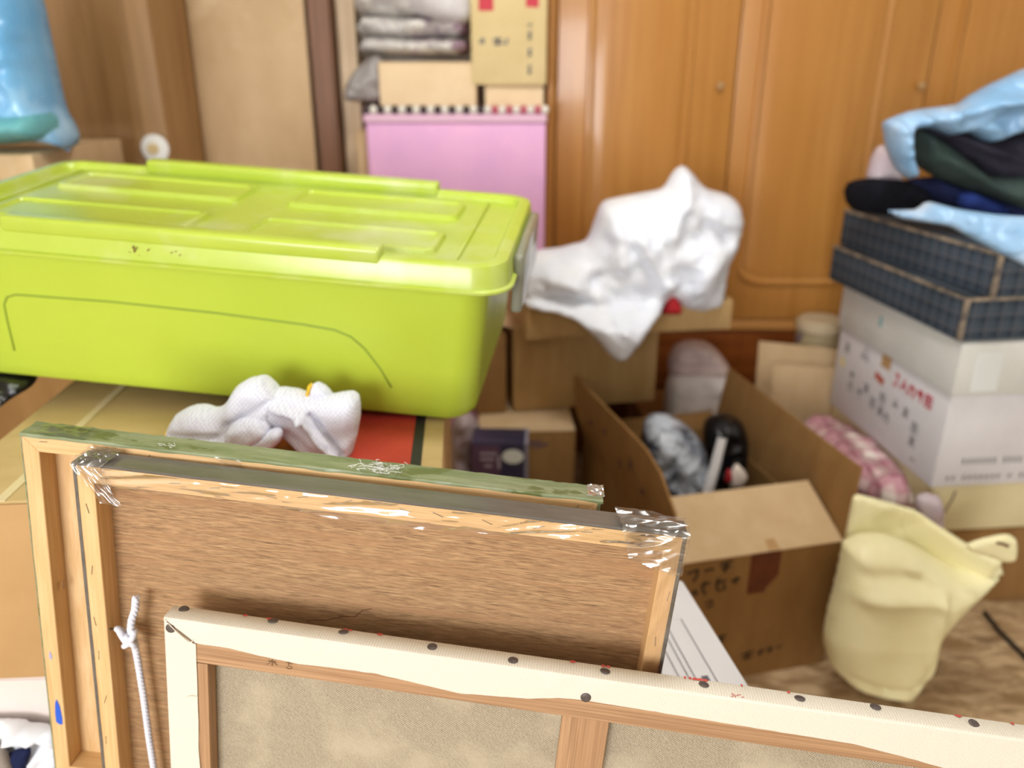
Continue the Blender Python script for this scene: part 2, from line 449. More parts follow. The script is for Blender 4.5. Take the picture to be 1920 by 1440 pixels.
# ------------------------------------------------------------------ the room
XL, XR, YF, YB, ZC = -2.45, 2.65, -3.0, 2.98, 2.45
struct(MB().box(XL - .1, XR + .1, YF - .1, YB + .1, -.08, 0).build('floor', M_floor), 'mottled tan floor at the lower right', 'floor')
struct(MB().box(XL - .1, XR + .1, YF - .1, YB + .1, ZC, ZC + .08).build('ceiling', M_ceil), 'plain white ceiling board overhead', 'ceiling')
struct(MB().box(XL - .1, XR + .1, YB, YB + .1, 0, ZC).build('wall_back', M_wall), 'plaster wall behind the wardrobe', 'wall')
struct(MB().box(XL - .1, XL, YF, YB, 0, ZC).build('wall_left', M_wall), 'plaster wall on the left side', 'wall')
struct(MB().box(XR, XR + .1, YF, YB, 0, ZC).build('wall_right', M_wall), 'plaster wall on the right side', 'wall')
WX0, WX1, WZ0, WZ1 = -2.05, -.45, .8, 2.2
struct(MB().box(XL - .1, WX0, YF - .1, YF, 0, ZC).box(WX1, XR + .1, YF - .1, YF, 0, ZC).box(WX0, WX1, YF - .1, YF, 0, WZ0).box(WX0, WX1, YF - .1, YF, WZ1, ZC).build('wall_front', M_wall), 'plaster wall with the window, behind the viewer', 'wall')
w1 = struct(empty('window_1', (WX0, YF - .06, WZ0)), 'sliding window behind the viewer', 'window')
ww, wh = WX1 - WX0, WZ1 - WZ0
MB().box(0, ww, 0, .05, 0, .05).box(0, ww, 0, .05, wh - .05, wh).box(0, .05, 0, .05, .05, wh - .05).box(ww - .05, ww, 0, .05, .05, wh - .05).box(ww / 2 - .03, ww / 2 + .03, 0, .05, .05, wh - .05).build('window_frame', M_lampw, w1)
for k in range(2):
    MB().box(.05 + k * (ww / 2 - .02), ww / 2 - .03 + k * (ww / 2 - .02), .02, .025, .05, wh - .05).build('pane', M_glass, w1)

# a wooden post and a pale jamb between the boards and the shelf niche
struct(MB().box(-.575, -.512, 2.47, 2.62, 0, ZC, .004).build('trim_1', M_post), 'dark brown wooden post beside the tan board', 'post')
struct(MB().box(-.508, -.452, 2.53, 2.62, 0, ZC, .004).build('trim_2', M_pale), 'pale wooden jamb beside the dark post', 'post')

# unseen ceiling lamp, added as ambient fill for the room
lp = thing('fill_lamp', 'round white fill lamp added out of view above the clutter', 'lamp', (.3, 1.15, ZC))
MB().cyl((0, 0, -.02), .2, .04, 32).build('fill_lamp_base', M_lampw, lp, 'auto')
m = bpy.data.materials.new('fill_lamp_glow'); m.use_nodes = True
m.node_tree.nodes['Principled BSDF'].inputs['Emission Color'].default_value = (1, .985, .96, 1)
m.node_tree.nodes['Principled BSDF'].inputs['Emission Strength'].default_value = 22.0
MB().sphere((0, 0, -.04), .24, (1, 1, .28), 24).build('fill_lamp_shade', m, lp, True)

# ------------------------------------------------------------------ wardrobe
WY = 2.5
wd = thing('wardrobe', 'orange-brown wooden wardrobe with three tall panelled doors', 'wardrobe', (.1, WY, 0))
WR = 1.98
MB().box(0, WR, .03, .46, .0, 1.95).build('carcass', M_wardshade, wd)
MB().box(0, .028, -.012, .03, .47, 1.95, .008, 3).build('side_post', M_ward, wd, 'auto')
MB().box(.03, WR, -.002, .03, .455, .488, .004).build('bottom_rail', M_wardx, wd, 'auto')
MB().box(.0, WR, .012, .03, .0, .45, .003).build('plinth', M_wardshade, wd)
for (a, b) in ((.03, .65), (.654, 1.3), (1.304, WR)):
    d = MB().box(a, b, .006, .0115, .2, .44, .002).build('drawer_front', M_wardshade, wd)
    MB().sphere(((a + b) / 2, -.006, .33), .014, n=12).build('knob', M_knob, d, True)
doors = ((.032, .552, .085), (.556, 1.113, .055), (1.117, 1.675, .055), (1.679, WR, .055))
for i, (a, b, mL) in enumerate(doors):
    door = MB().box(a, b, .0, .028, .493, 1.93, .003).build('door', M_ward, wd, 'auto')
    if b - a < .4: continue
    pa, pb = a + mL, b - .125
    # raised field with a moulded border, its lower corners rounded
    def outline(off, r):
        x0, x1, z0, z1 = pa + off, pb - off, .605 + off, 1.86 - off
        pts = []
        for k in range(9):
            t = R(180 + 90 * k / 8); pts.append((x0 + r + r * math.cos(t), z0 + r + r * .55 * math.sin(t) - r * .45))
        for k in range(9):
            t = R(270 + 90 * k / 8); pts.append((x1 - r + r * math.cos(t), z0 + r + r * .55 * math.sin(t) - r * .45))
        pts += [(x1, z1), (x0, z1)]
        return pts
    o0, o1, o2, o3 = outline(0, .09), outline(.012, .085), outline(.024, .08), outline(.05, .07)
    mb = MB()
    mb.loft([[(x, 0, z) for x, z in o0], [(x, -.011, z) for x, z in outline(.005, .088)], [(x, -.013, z) for x, z in o1], [(x, -.004, z) for x, z in o2]], False, False)
    mb.build('moulding', M_ward, door, 'auto')
    mb = MB()
    mb.loft([[(x, -.0005, z) for x, z in o2], [(x, -.008, z) for x, z in o3]], False, True)
    mb.build('raised_panel', M_ward, door, 'auto')
    MB().cyl((b - (.046 if i == 0 else .022), -.012, 1.205), .010, .024, 14, M=Matrix.Rotation(R(90), 4, 'X'), bevel=.003).build('knob', M_knob, door, 'auto')

# ------------------------------------------------------------------ boards at the left
cb = thing('wooden_cabinet', 'brown wooden cabinet side with vertical grain at far left', 'cabinet', (-1.5, 2.2, 0))
MB().box(0, .592, 0, .5, 0, 2.0, .004).build('body', M_cab, cb, 'auto')
for k, x in enumerate((.1, .205, .31, .41, .5)):
    MB().box(x, x + .012, -.0025, .001, .02, 1.98, .001).build('batten', M_cab, cb)
kb = MB()
kb.cyl((.56, -.012, 1.055), .036, .02, 28, M=Matrix.Rotation(R(90), 4, 'X'), bevel=.007)
kb = kb.build('knob', M_lampw, cb, 'auto')
MB().cyl((.56, -.026, 1.055), .014, .012, 20, M=Matrix.Rotation(R(90), 4, 'X'), bevel=.003).build('knob_centre', M_cardk, kb, 'auto')
tb = MB().box(0, .325, 0, .012, 0, 1.98, .002).build('fibreboard_sheet', M_board, None, 'auto', loc=(-.904, 2.42, 0), rot=(R(-1.2), 0, 0))
tag(tb, 'tall pale tan fibreboard sheet leaning beside the dark post', 'board')

# ------------------------------------------------------------------ pink chest and what stands on it
PX0, PX1, PY, PZ = -.412, .096, 2.36, 1.135
pk = thing('pink_chest', 'tall pink cloth-covered chest beside the wardrobe', 'chest', (PX0, PY, 0))
MB().box(0, PX1 - PX0, 0, .4, 0, PZ - .026, .008).build('body', M_pink, pk, 'auto')
MB().box(-.004, PX1 - PX0 + .002, -.006, .4, PZ - .026, PZ, .005).build('lid', M_pinkpale, pk, 'auto')
nb = 26
mes = []
for mt in (M_beadk, M_beadw, M_beadr):
    o = MB().sphere((0, 0, 0), .0115, (1, .8, 1.1), 10).build('bead', mt, pk, True); mes.append(o)
proto = dict(k=mes[0], w=mes[1], r=mes[2])
used = set()
for k in range(nb):
    t = 'w' if k % 2 else ('k' if k < 17 else 'r')
    p = proto[t]
    if t in used:
        q = p.copy(); COL.objects.link(q); q.parent = pk
    else: q = p; used.add(t)
    q.location = (.006 + k * (PX1 - PX0 - .01) / (nb - 1), -.006, PZ + .009)
cl = MB().box(0, .028, 0, .3, 0, PZ - .05, .003).build('cardboard_sheet', M_cardl, None, 'auto', loc=(-.447, PY + .04, 0))
tag(cl, 'narrow tan cardboard upright at the pink chest, beside its left edge', 'cardboard')

def closed_carton(name, label, loc, rotz, w, d, h, m, seam='X', tape=None, cat='box', group=None, fm=None):
    t = thing(name, label, cat, loc, (0, 0, rotz), group)
    MB().box(0, w, 0, d, 0, h - .004, .004).build('body', m, t, 'auto')
    fm = fm or m
    if seam == 'X':
        MB().box(.001, w - .001, .001, d / 2 - .001, h - .004, h, .0012).build('flap', fm, t, 'auto')
        MB().box(.001, w - .001, d / 2 + .001, d - .001, h - .004, h, .0012).build('flap', fm, t, 'auto')
        if tape: MB().box(-.0006, w + .0006, d / 2 - .024, d / 2 + .024, h - .06, h + .0008).build('tape', tape, t)
    else:
        MB().box(.001, w / 2 - .001, .001, d - .001, h - .004, h, .0012).build('flap', fm, t, 'auto')
        MB().box(w / 2 + .001, w - .001, .001, d - .001, h - .004, h, .0012).build('flap', fm, t, 'auto')
        if tape: MB().box(w / 2 - .024, w / 2 + .024, -.0006, d + .0006, h - .06, h + .0008).build('tape', tape, t)
    return t
def marks(name, strokes, m, parent, f, nrm, w):
    """pen or print strokes: each a list of 2-D points mapped onto a face by f"""
    mb = MB()
    for s in strokes: mb.ribbon([f(*p) for p in s], w, nrm)
    o = mb.build(name, m, parent, recalc=False)
    o['kind'] = 'stuff'
    return o

closed_carton('small_carton', 'plain pale carton under the grey bedding, left on the pink chest', (at(708, 107, Y=2.38).x, 2.38, PZ + .002), 0, .27, .28, .131, M_cardc)
closed_carton('small_carton', 'small pale carton supporting the tall printed carton', (.096 - .172, 2.39, PZ + .002), 0, .165, .26, .071, M_cardc)
kc = closed_carton('printed_carton', 'tall yellowish carton with red and black print by the wardrobe', (-.112, 2.375, PZ + .0735), 0, .207, .28, .42, M_cardk)
ff = lambda a, b: (a, -.0008, b)
marks('red_print', [[(.022, .212), (.062, .212)], [(.15, .222), (.185, .220)]], M_printr, kc, ff, (0, -1, 0), .05)
marks('lettering', [[(.024, .105), (.030, .118)], [(.034, .105), (.034, .12)], [(.06, .115), (.085, .117)], [(.062, .105), (.09, .107)], [(.072, .1), (.073, .122)], [(.095, .102), (.1, .12)]], M_print, kc, ff, (0, -1, 0), .006)
marks('lettering', [[(.155, z), (.166, z + .004)] for z in (.03, .045, .075, .088, .118, .131, .15)] + [[(.16, z), (.161, z + .014)] for z in (.028, .073, .116)], M_print, kc, ff, (0, -1, 0), .006)

M_bed = mat('floral_bedding', C(226, 222, 214), C(186, 180, 178), (22, 22, 22), rough=.75, c3=C(150, 112, 140), s3=(9, 9, 9), r3=(.56, .66))
M_bed2 = mat('white_bedding', C(226, 222, 224), C(204, 198, 200), (14, 14, 14), rough=.6)
bd = thing('bedding_bundle', 'folded grey floral bedding above the pale carton', 'bedding', (at(780, 104, Y=2.5)))
for k, (y0, y1) in enumerate(((-75, -20), (-28, 35), (28, 72), (66, 105))):
    soft('fold', [(664 + 6 * k, y0 + 8), (690, y0), (780, y0 + 4), (880, y0 + 6), (888, (y0 + y1) / 2), (880, y1), (770, y1 + 2), (690, y1 - 2), (668, y1 - 8)], 2.52, .11 + .015 * (k % 2), M_bed, bd, R_=18, step=8, amp=.05, ns=11, crease=.02, cs=12, seed=k + 2)
wbb = soft('white_cushion', [(700, -90), (890, -90), (888, 20), (882, 46), (835, 44), (790, 30), (745, 12), (705, 6)], 2.42, .05, M_bed2, None, R_=40, step=10, amp=.02, ns=12, seed=5)
tag(wbb, 'white padded bundle on top of the grey floral bedding', 'bedding')
gb = soft('grey_plastic_bag', [(644, 190), (646, 162), (664, 132), (690, 108), (712, 98), (726, 120), (722, 190)], 2.44, .05, mat('grey_polythene', C(176, 170, 168), C(150, 144, 142), (12, 12, 12), rough=.35), None, R_=26, step=7, crease=.02, cs=14, seed=9)
tag(gb, 'crumpled grey plastic bag squeezed beside the pale carton', 'bag')

# ------------------------------------------------------------------ blue bag on its box at the left edge
bx = thing('open_carton', 'brown carton under the blue bag at the left edge', 'box', (-1.55, 1.72, .42))
MB().box(0, .55, 0, .4, 0, .60, .004).build('body', M_cardd, bx, 'auto')
MB().box(-.002, .556, -.006, .4, .60, .665, .004).build('lid', M_cardl, bx, 'auto')
closed_carton('lower_carton', 'carton at the bottom of the stack under the blue bag', (-1.58, 1.7, 0), 0, .6, .46, .42, M_card)
bb = thing('blue_bag', 'blue plastic bag bulging at the top left corner', 'bag', at(20, 270, Y=1.8))
soft('bag_skin', [(-120, -110), (40, -110), (56, -40), (70, 20), (84, 88), (97, 150), (110, 205), (132, 240), (139, 268), (128, 292), (116, 272), (60, 266), (-10, 270), (-120, 272)], 1.8, .11, M_blue_bag, bb, R_=70, step=10, crease=.02, cs=7, seed=3, folds=[(60, 60, 100, 220, 14, .02), (20, 40, 50, 190, 12, -.015)])
soft('contents', [(-110, 232), (-20, 214), (50, 208), (96, 206), (112, 236), (110, 262), (60, 266), (-10, 271), (-110, 272)], 1.77, .1, M_teal, bb, R_=32, step=9, amp=.02, ns=16, seed=4)

# ------------------------------------------------------------------ the big carton, the white box it stands on, and the base
base_c = closed_carton('base_carton', 'wide brown carton at the bottom, carrying the leaning frames', (-.82, .34, 0), R(1.5), 1.03, .98, .325, M_card, 'X', M_tapeb)
wu = closed_carton('white_box', 'white box directly beneath the big carton', (-.76, .808, .327), R(2), .72, .5, .2, M_wpink)
wf = thing('white_printed_box', 'white box top with printed outlines, right of the wrapped panel', 'box', (.084, .739, .327), (0, 0, R(10)))
MB().box(0, .222, 0, .25, 0, .2, .004).build('body', M_wpaper, wf, 'auto')
fw = lambda a, b: (a, b, .2008)
marks('printed_outline', [[(.185, .01), (.185, .16), (.16, .162), (.16, .01)], [(.152, .01), (.152, .2)], [(.14, .01), (.14, .2)], [(.12, .01), (.12, .2)]], M_print, wf, fw, (0, 0, 1), .0012)
MB().box(.168, .177, .035, .047, .2003, .2009).build('printed_stamp', M_print, wf)

K = closed_carton('big_carton', 'big ochre carton carrying the green bin', (-.6809, .8046, .5288), R(3.41), .5985, .56, .256, M_cardo, 'Y', None, 'box', None, M_cardy)
KZ = .256
MB().box(.083, .095, .0, .56, KZ, KZ + .0012).build('tape', M_tape, K)
MB().box(.315, .571, -.0, .56, KZ, KZ + .001).build('black_border', M_blk, K)
MB().box(.333, .557, .0, .56, KZ + .0004, KZ + .0016).build('red_panel', M_red, K)

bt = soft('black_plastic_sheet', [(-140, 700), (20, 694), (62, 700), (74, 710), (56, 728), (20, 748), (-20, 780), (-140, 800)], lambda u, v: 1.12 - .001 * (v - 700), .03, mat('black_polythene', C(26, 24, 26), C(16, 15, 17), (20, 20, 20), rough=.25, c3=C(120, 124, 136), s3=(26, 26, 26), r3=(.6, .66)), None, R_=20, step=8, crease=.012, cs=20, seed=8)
tag(bt, 'crumpled black plastic under the left end of the green bin', 'bag')

# white wrap below the carton at the lower left
ws = soft('white_plastic_wrap', [(-160, 1356), (-20, 1350), (40, 1352), (70, 1360), (112, 1366), (150, 1420), (150, 1620), (-160, 1620)], lambda u, v: .792, .012, M_white_bag, None, R_=14, step=9, crease=.009, cs=26, seed=11, folds=[(20, 1362, 110, 1376, 8, .012), (80, 1380, 40, 1430, 8, -.012), (30, 1370, 70, 1420, 7, .01)])
tag(ws, 'crumpled white plastic at the lower left corner', 'bag')
nv = soft('navy_cloth_scrap', [(14, 1412), (34, 1404), (62, 1404), (52, 1430), (40, 1470), (36, 1540), (-10, 1540)], .772, .008, M_navy, None, R_=12, step=7, amp=.003, seed=12)
tag(nv, 'dark navy cloth scrap on the white plastic, lower left', 'cloth')
gv = soft('grey_cloth_scrap', [(-60, 1395), (0, 1394), (14, 1410), (30, 1450), (36, 1540), (-60, 1540)], .766, .008, mat('taupe_cloth', C(158, 146, 138), C(140, 128, 120), (20, 20, 20), rough=.8), None, R_=12, step=7, seed=13)
tag(gv, 'grey-brown cloth scrap in the extreme lower left corner', 'cloth')

# ------------------------------------------------------------------ green bin
BW, BD, BH = .8886, .4295, .2271
bn = thing('storage_bin', 'lime green plastic storage bin with moulded lid', 'bin', (-.861, 1.1019, .8589), (R(4.94), R(3.58), R(-6.28)))
bn.scale = (.96, .96, .96)
cx, cy = BW / 2, BD / 2
body = MB()
lo = [(.06, .016, .035, -.024), (.042, .012, .035, -.022), (.034, .008, .04, -.016), (.031, .006, .04, -.004), (.02, .004, .04, .17), (.018, .004, .04, .192), (.008, 0, .042, .192), (.008, 0, .042, .2)]
body.loft([rrect(BW - 2 * i - .02, BD - .3 * (2 * i + .02), r, z, 6, cx, cy) for i, _, r, z in lo], True, True)
body = body.build('tub', M_lime, bn, 'auto')
# raised arch line on the tub front
def tubface(x, z):   # front face of the tub at local x,z
    i = .031 + (.02 - .031) * (z - .03) / .14
    return (x + .02, .3 * (i + .01) - .0005, z)
arch = [(.125, .02), (.126, .07), (.128, .096), (.136, .108), (.15, .113), (.3, .116), (.45, .114), (.58, .109), (.625, .105), (.648, .097), (.668, .08), (.69, .05), (.705, .022)]
MB().tube([tubface(x, z) for x, z in arch], .0016, 6).build('arch_line', M_limed, body, True)
lid = MB()
zr = BH - .012
L0 = BH - .048
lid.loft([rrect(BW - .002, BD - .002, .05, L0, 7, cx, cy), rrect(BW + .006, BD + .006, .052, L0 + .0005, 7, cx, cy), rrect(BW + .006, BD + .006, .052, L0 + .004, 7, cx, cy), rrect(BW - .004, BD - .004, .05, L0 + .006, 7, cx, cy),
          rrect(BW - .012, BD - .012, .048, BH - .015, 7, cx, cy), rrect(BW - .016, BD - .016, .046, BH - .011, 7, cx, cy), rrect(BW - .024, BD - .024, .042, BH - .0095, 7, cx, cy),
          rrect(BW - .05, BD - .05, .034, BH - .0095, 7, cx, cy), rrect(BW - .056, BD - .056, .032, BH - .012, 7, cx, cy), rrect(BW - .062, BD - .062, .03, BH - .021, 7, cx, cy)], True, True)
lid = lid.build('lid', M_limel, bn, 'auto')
for y in (.004, BD - .034):
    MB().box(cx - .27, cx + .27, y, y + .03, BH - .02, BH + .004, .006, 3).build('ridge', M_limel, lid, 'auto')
def pad(x0, x1, y0, y1, z0, z1, nm='raised_pad'):
    a, b = (x0 + x1) / 2, (y0 + y1) / 2; w, d = x1 - x0, y1 - y0
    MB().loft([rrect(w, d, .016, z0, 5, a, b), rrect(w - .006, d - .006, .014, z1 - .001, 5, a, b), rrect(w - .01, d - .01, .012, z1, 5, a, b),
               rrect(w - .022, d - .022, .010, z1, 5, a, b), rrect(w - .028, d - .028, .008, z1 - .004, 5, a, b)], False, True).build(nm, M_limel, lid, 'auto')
for x0, x1 in ((.085, .405), (.485, .775)):
    for y0, y1 in ((.07, .175), (.255, .36)):
        pad(x0, x1, y0, y1, BH - .021, BH - .0135)
# cross-wise end groove and the latch
for x in (.805,):
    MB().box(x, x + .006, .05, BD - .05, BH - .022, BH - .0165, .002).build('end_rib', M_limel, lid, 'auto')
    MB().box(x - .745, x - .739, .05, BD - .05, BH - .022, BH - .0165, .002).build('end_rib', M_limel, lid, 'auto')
lt = MB().box(BW - .004, BW + .012, .09, .34, BH - .105, BH - .016, .006, 3)
lt.build('latch', M_latch, bn, 'auto')
lt = MB().box(-.012, .004, .09, .34, BH - .105, BH - .016, .006, 3).build('latch', M_latch, bn, 'auto')
random.seed(4)
mb = MB()
for k in range(9):
    x = .37 + random.uniform(-.012, .02); z = BH - .033 + random.uniform(-.008, .008)
    mb.ribbon([(x, .003, z), (x + random.uniform(-.004, .005), .003, z + random.uniform(-.007, .006))], random.uniform(.001, .003), (0, -1, 0))
for k in range(3):
    x = .43 + random.uniform(-.01, .014); z = BH - .03 + random.uniform(-.008, .008)
    mb.ribbon([(x, .003, z), (x + .003, .003, z + random.uniform(.001, .005))], .0012, (0, -1, 0))
mb.build('stain', M_stain, lid, recalc=False)['kind'] = 'stuff'

# ------------------------------------------------------------------ work gloves on the carton
g1 = thing('work_glove', 'white knitted work glove with yellow hem, crumpled left of its mate', 'glove', at(430, 850, Z=.786), group='work gloves on the big carton')
gy = lambda u, v: .93 + (850 - v) * .0002
soft('palm', [(312, 838), (316, 800), (330, 776), (352, 764), (378, 762), (402, 770), (425, 756), (434, 738), (446, 722), (464, 711), (494, 706), (516, 724), (533, 748), (524, 790), (500, 822), (462, 846), (420, 852), (350, 850)], gy, .035, M_glove, g1, R_=30, step=5, amp=.008, ns=40, seed=21, folds=[(335, 800, 420, 802, 5, -.006), (330, 815, 420, 818, 5, -.005), (440, 780, 515, 740, 6, -.008)])
soft('finger', [(424, 812), (432, 794), (452, 784), (482, 780), (508, 792), (512, 808), (496, 824), (468, 836), (440, 838), (428, 828)], .915, .026, M_glove, g1, R_=16, step=5, amp=.004, ns=50, seed=22)
soft('finger', [(456, 846), (470, 826), (496, 810), (518, 802), (532, 808), (528, 826), (508, 844), (480, 856)], .905, .016, M_glove, g1, R_=10, step=5, seed=23)
soft('hem', [(307, 840), (311, 806), (317, 808), (316, 842)], .925, .01, M_yel, g1, R_=4, step=3, seed=24)
g2 = thing('work_glove', 'white knitted work glove with yellow hem, flopped at right over the red panel', 'glove', at(600, 850, Z=.786), group='work gloves on the big carton')
soft('palm', [(476, 762), (498, 734), (526, 728), (556, 732), (580, 742), (604, 744), (628, 740), (661, 735), (675, 746), (677, 776), (670, 816), (660, 852), (640, 868), (600, 864), (569, 848), (541, 822), (518, 802), (488, 780)], lambda u, v: .955 - .0002 * (v - 740), .03, M_glove, g2, R_=26, step=5, amp=.008, ns=35, seed=31, folds=[(520, 745, 575, 768, 6, .012), (575, 768, 632, 836, 7, .016), (590, 765, 645, 836, 5, -.012), (545, 800, 620, 855, 9, -.006)])
soft('thumb', [(577, 748), (583, 722), (594, 716), (610, 724), (628, 744), (615, 756), (590, 758)], .965, .016, M_glove, g2, R_=12, step=4, seed=32)
soft('hem', [(573, 742), (577, 722), (584, 717), (586, 724), (582, 745)], .962, .012, M_yel, g2, R_=5, step=3, seed=33)

# ------------------------------------------------------------------ centre stack behind the bin
N_ = closed_carton('lower_carton', 'brown carton on the floor below the tray stack, half hidden', (-.085, 1.86, 0), R(3), .25, .44, .385, M_cardd, 'X', None, 'box', None, M_cardl)
fn = lambda a, b: (a, -.0008, b)
marks('lettering', [[(.13, .352), (.15, .352)], [(.135, .34), (.147, .34)], [(.155, .356), (.157, .335)], [(.163, .345), (.178, .347)], [(.06, .35), (.085, .35)], [(.065, .338), (.09, .338)], [(.1, .352), (.1, .334)]], mat('violet_print', C(84, 76, 116), rough=.8), N_, fn, (0, -1, 0), .006)
mid = closed_carton('plain_carton', 'plain kraft carton carrying the cardboard tray', (.005, 1.985, .388), R(11), .40, .30, .232, M_card, 'X')
MB().poly([(-.05, .02, .244), (.0, .0, .235), (.0, .2, .238), (-.05, .2, .252)], [(0, 1, 2, 3)]).build('side_flap', M_cardl, mid)
closed_carton('upright_carton', 'darker carton left of the plain carton, behind the green bin', (-.098, 1.965, .388), R(11), .085, .27, .222, M_cardd, 'Y')
tr = thing('cardboard_tray', 'shallow cardboard tray holding the white plastic bag', 'tray', (.0353, 1.8922, .625), (0, 0, R(9.5)))
TW, TD, TH = .538, .30, .076
MB().box(0, TW, 0, TD, 0, .005).build('tray_bottom', M_card, tr)
for (a, b, c, d) in ((0, TW, 0, .006), (0, TW, TD - .006, TD), (0, .006, .006, TD - .006), (TW - .006, TW, .006, TD - .006)):
    MB().box(a, b, c, d, .005, TH, .002).build('tray_side', M_card, tr, 'auto')

wbag = thing('white_plastic_bag', 'crumpled white plastic bag heaped over the cardboard tray', 'bag', at(1180, 590, Y=1.95))
def wy(u, v): return 1.97 - max(0, min(1, (v - 545) / 60)) * (.13 if u < 1245 else .0) + max(0, (u - 1000)) * .0001
soft('bag_skin', [(958, 542), (964, 512), (976, 484), (1011, 467), (1054, 464), (1075, 455), (1101, 455), (1108, 430), (1116, 408), (1127, 376), (1180, 365), (1244, 354), (1261, 321), (1279, 305), (1299, 324), (1320, 353), (1369, 365), (1390, 385), (1395, 420), (1384, 461), (1366, 496), (1361, 537), (1356, 574), (1316, 584), (1276, 580), (1262, 560), (1250, 553), (1241, 583), (1222, 610), (1200, 640), (1177, 671), (1162, 680), (1150, 674), (1116, 632), (1081, 600), (1040, 585), (996, 580), (967, 560)],
     wy, .1, M_white_bag, wbag, R_=90, step=9, crease=.016, cs=12, seed=41, back=.8,
     folds=[(1130, 385, 1160, 480, 16, .03), (1190, 440, 1245, 520, 14, .035), (1245, 520, 1190, 640, 14, .03), (1310, 430, 1360, 440, 26, -.035), (1010, 545, 1150, 552, 10, -.012), (1280, 330, 1250, 430, 14, .03), (1330, 480, 1270, 560, 16, .03), (1030, 490, 1110, 540, 18, .03)])
rs = soft('red_cloth', [(1238, 590), (1246, 556), (1258, 548), (1274, 560), (1280, 590)], 1.95, .03, mat('red_cloth', C(196, 26, 36), rough=.7), None, R_=14, step=6, seed=42)
tag(rs, 'scrap of red cloth poking out under the white plastic bag', 'cloth')

# dark box with an oval sticker, and a lilac bag beside it
db = thing('navy_box', 'dark navy and purple box with oval white sticker', 'box', (at(884, 830, Y=1.74).x, 1.74, 0), (0, 0, R(-2)))
MB().box(0, .135, 0, .09, 0, .412, .003).build('body', mat('navy_card', C(52, 50, 76), C(44, 42, 66), (9, 9, 9), rough=.4), db, 'auto')
MB().box(-.0008, .07, -.0008, .0905, .0, .408, .003).build('purple_panel', mat('purple_card', C(94, 66, 88), C(78, 54, 76), (9, 9, 9), rough=.4), db, 'auto')
t = bmesh.new(); bmesh.ops.create_circle(t, cap_ends=True, segments=28, radius=.026)
mbx = MB(); mbx.join(t, Matrix.Translation((.1, -.0016, .378)) @ Matrix.Rotation(R(90), 4, 'X') @ Matrix.Diagonal((1, .74, 1, 1))); mbx.build('sticker', mat('sticker_white', C(226, 234, 228), rough=.5), db)
marks('lettering', [[(.02, .385), (.06, .385)], [(.02, .37), (.055, .37)], [(.066, .38), (.066, .345)], [(.03, .352), (.05, .352)]], mat('lilac_print', C(176, 160, 176), rough=.6), db, lambda a, b: (a, -.0022, b), (0, -1, 0), .007)
MB().box(.128, .1365, -.001, .09, 0, .4125, .001).build('edge_strip', mat('pale_edge', C(140, 138, 156), rough=.5), db)
lb = soft('lilac_plastic_bag', [(846, 905), (846, 800), (856, 776), (876, 770), (896, 786), (904, 812), (896, 850), (890, 905)], 1.86, .04, mat('lilac_polythene', C(186, 170, 172), C(160, 140, 140), (9, 9, 9), rough=.4), None, R_=24, step=8, crease=.012, cs=16, seed=44)
tag(lb, 'grey-lilac plastic bag behind the right edge of the big carton', 'bag')

# ------------------------------------------------------------------ white linens stack by the wardrobe
closed_carton('low_carton', 'low carton under the white linen stack near the wardrobe', (.4, 2.12, 0), R(4), .34, .3, .275, M_cardd)
ls = soft('white_linen', [(1243, 786), (1246, 742), (1252, 708), (1262, 697), (1330, 694), (1374, 698), (1388, 716), (1384, 756), (1376, 786)], 2.2, .06, mat('white_linen', C(240, 234, 232), C(230, 222, 220), (10, 10, 10), rough=.75), None, R_=14, step=7, amp=.01, ns=30, seed=46)
tag(ls, 'thick white folded linen behind the open box', 'linen')
pf = soft('pinkish_linen', [(1250, 700), (1254, 668), (1264, 648), (1290, 639), (1330, 642), (1352, 664), (1370, 690), (1372, 702), (1310, 704)], 2.22, .06, mat('pinkish_linen', C(218, 196, 190), C(196, 172, 168), (16, 16, 10), rough=.8), None, R_=18, step=7, amp=.012, ns=26, seed=47, folds=[(1256, 676, 1360, 678, 4, -.02), (1256, 660, 1345, 662, 4, -.015)])
tag(pf, 'pinkish folded linen lying on the white linen', 'linen')
MB().box(0, .028, 0, .002, 0, .008).build('laundry_mark', mat('violet_mark', C(96, 84, 196), rough=.8), ls, loc=at(1352, 752, Y=2.138) - ls.location)

# ------------------------------------------------------------------ open box
FL, FR = Vector((.328, 1.365, 0)), Vector((.702, 1.453, 0))
ex = (FR - FL).normalized(); ey = Vector((-ex.y, ex.x, 0))
OW, OD, OH = (FR - FL).length, .60, .32
ob = thing('open_box', 'open cardboard box with raised flaps and handwriting', 'box', FL, (0, 0, math.atan2(ex.y, ex.x)))
th = .005
MB().box(0, OW, 0, OD, 0, th).build('box_bottom', M_cardd, ob)
MB().box(0, OW, 0, th, th, OH, .0015).build('box_side', M_cardd, ob)
MB().box(0, OW, OD - th, OD, th, OH, .0015).build('box_side', M_cardd, ob)
MB().box(0, th, th, OD - th, th, OH, .0015).build('box_side', M_cardd, ob)
MB().box(OW - th, OW, th, OD - th, th, OH, .0015).build('box_side', M_cardd, ob)
def flap(name, pts, m, n=None):
    """a flap from its outline (hinge first), extruded to board thickness"""
    P = [Vector(p) for p in pts]
    nr = (P[1] - P[0]).cross(P[-1] - P[0]).normalized() * (th * .5)
    k = len(P)
    return MB().poly([p - nr for p in P] + [p + nr for p in P], [tuple(range(k))[::-1], tuple(range(k, 2 * k))] + [(i, (i + 1) % k, k + (i + 1) % k, k + i) for i in range(k)]).build(name, m, ob)
flap('flap', [(0.002, 0, OH), (OW - .002, 0, OH), (OW - .012, .135, OH + .075), (.012, .135, OH + .075)], M_cardl)
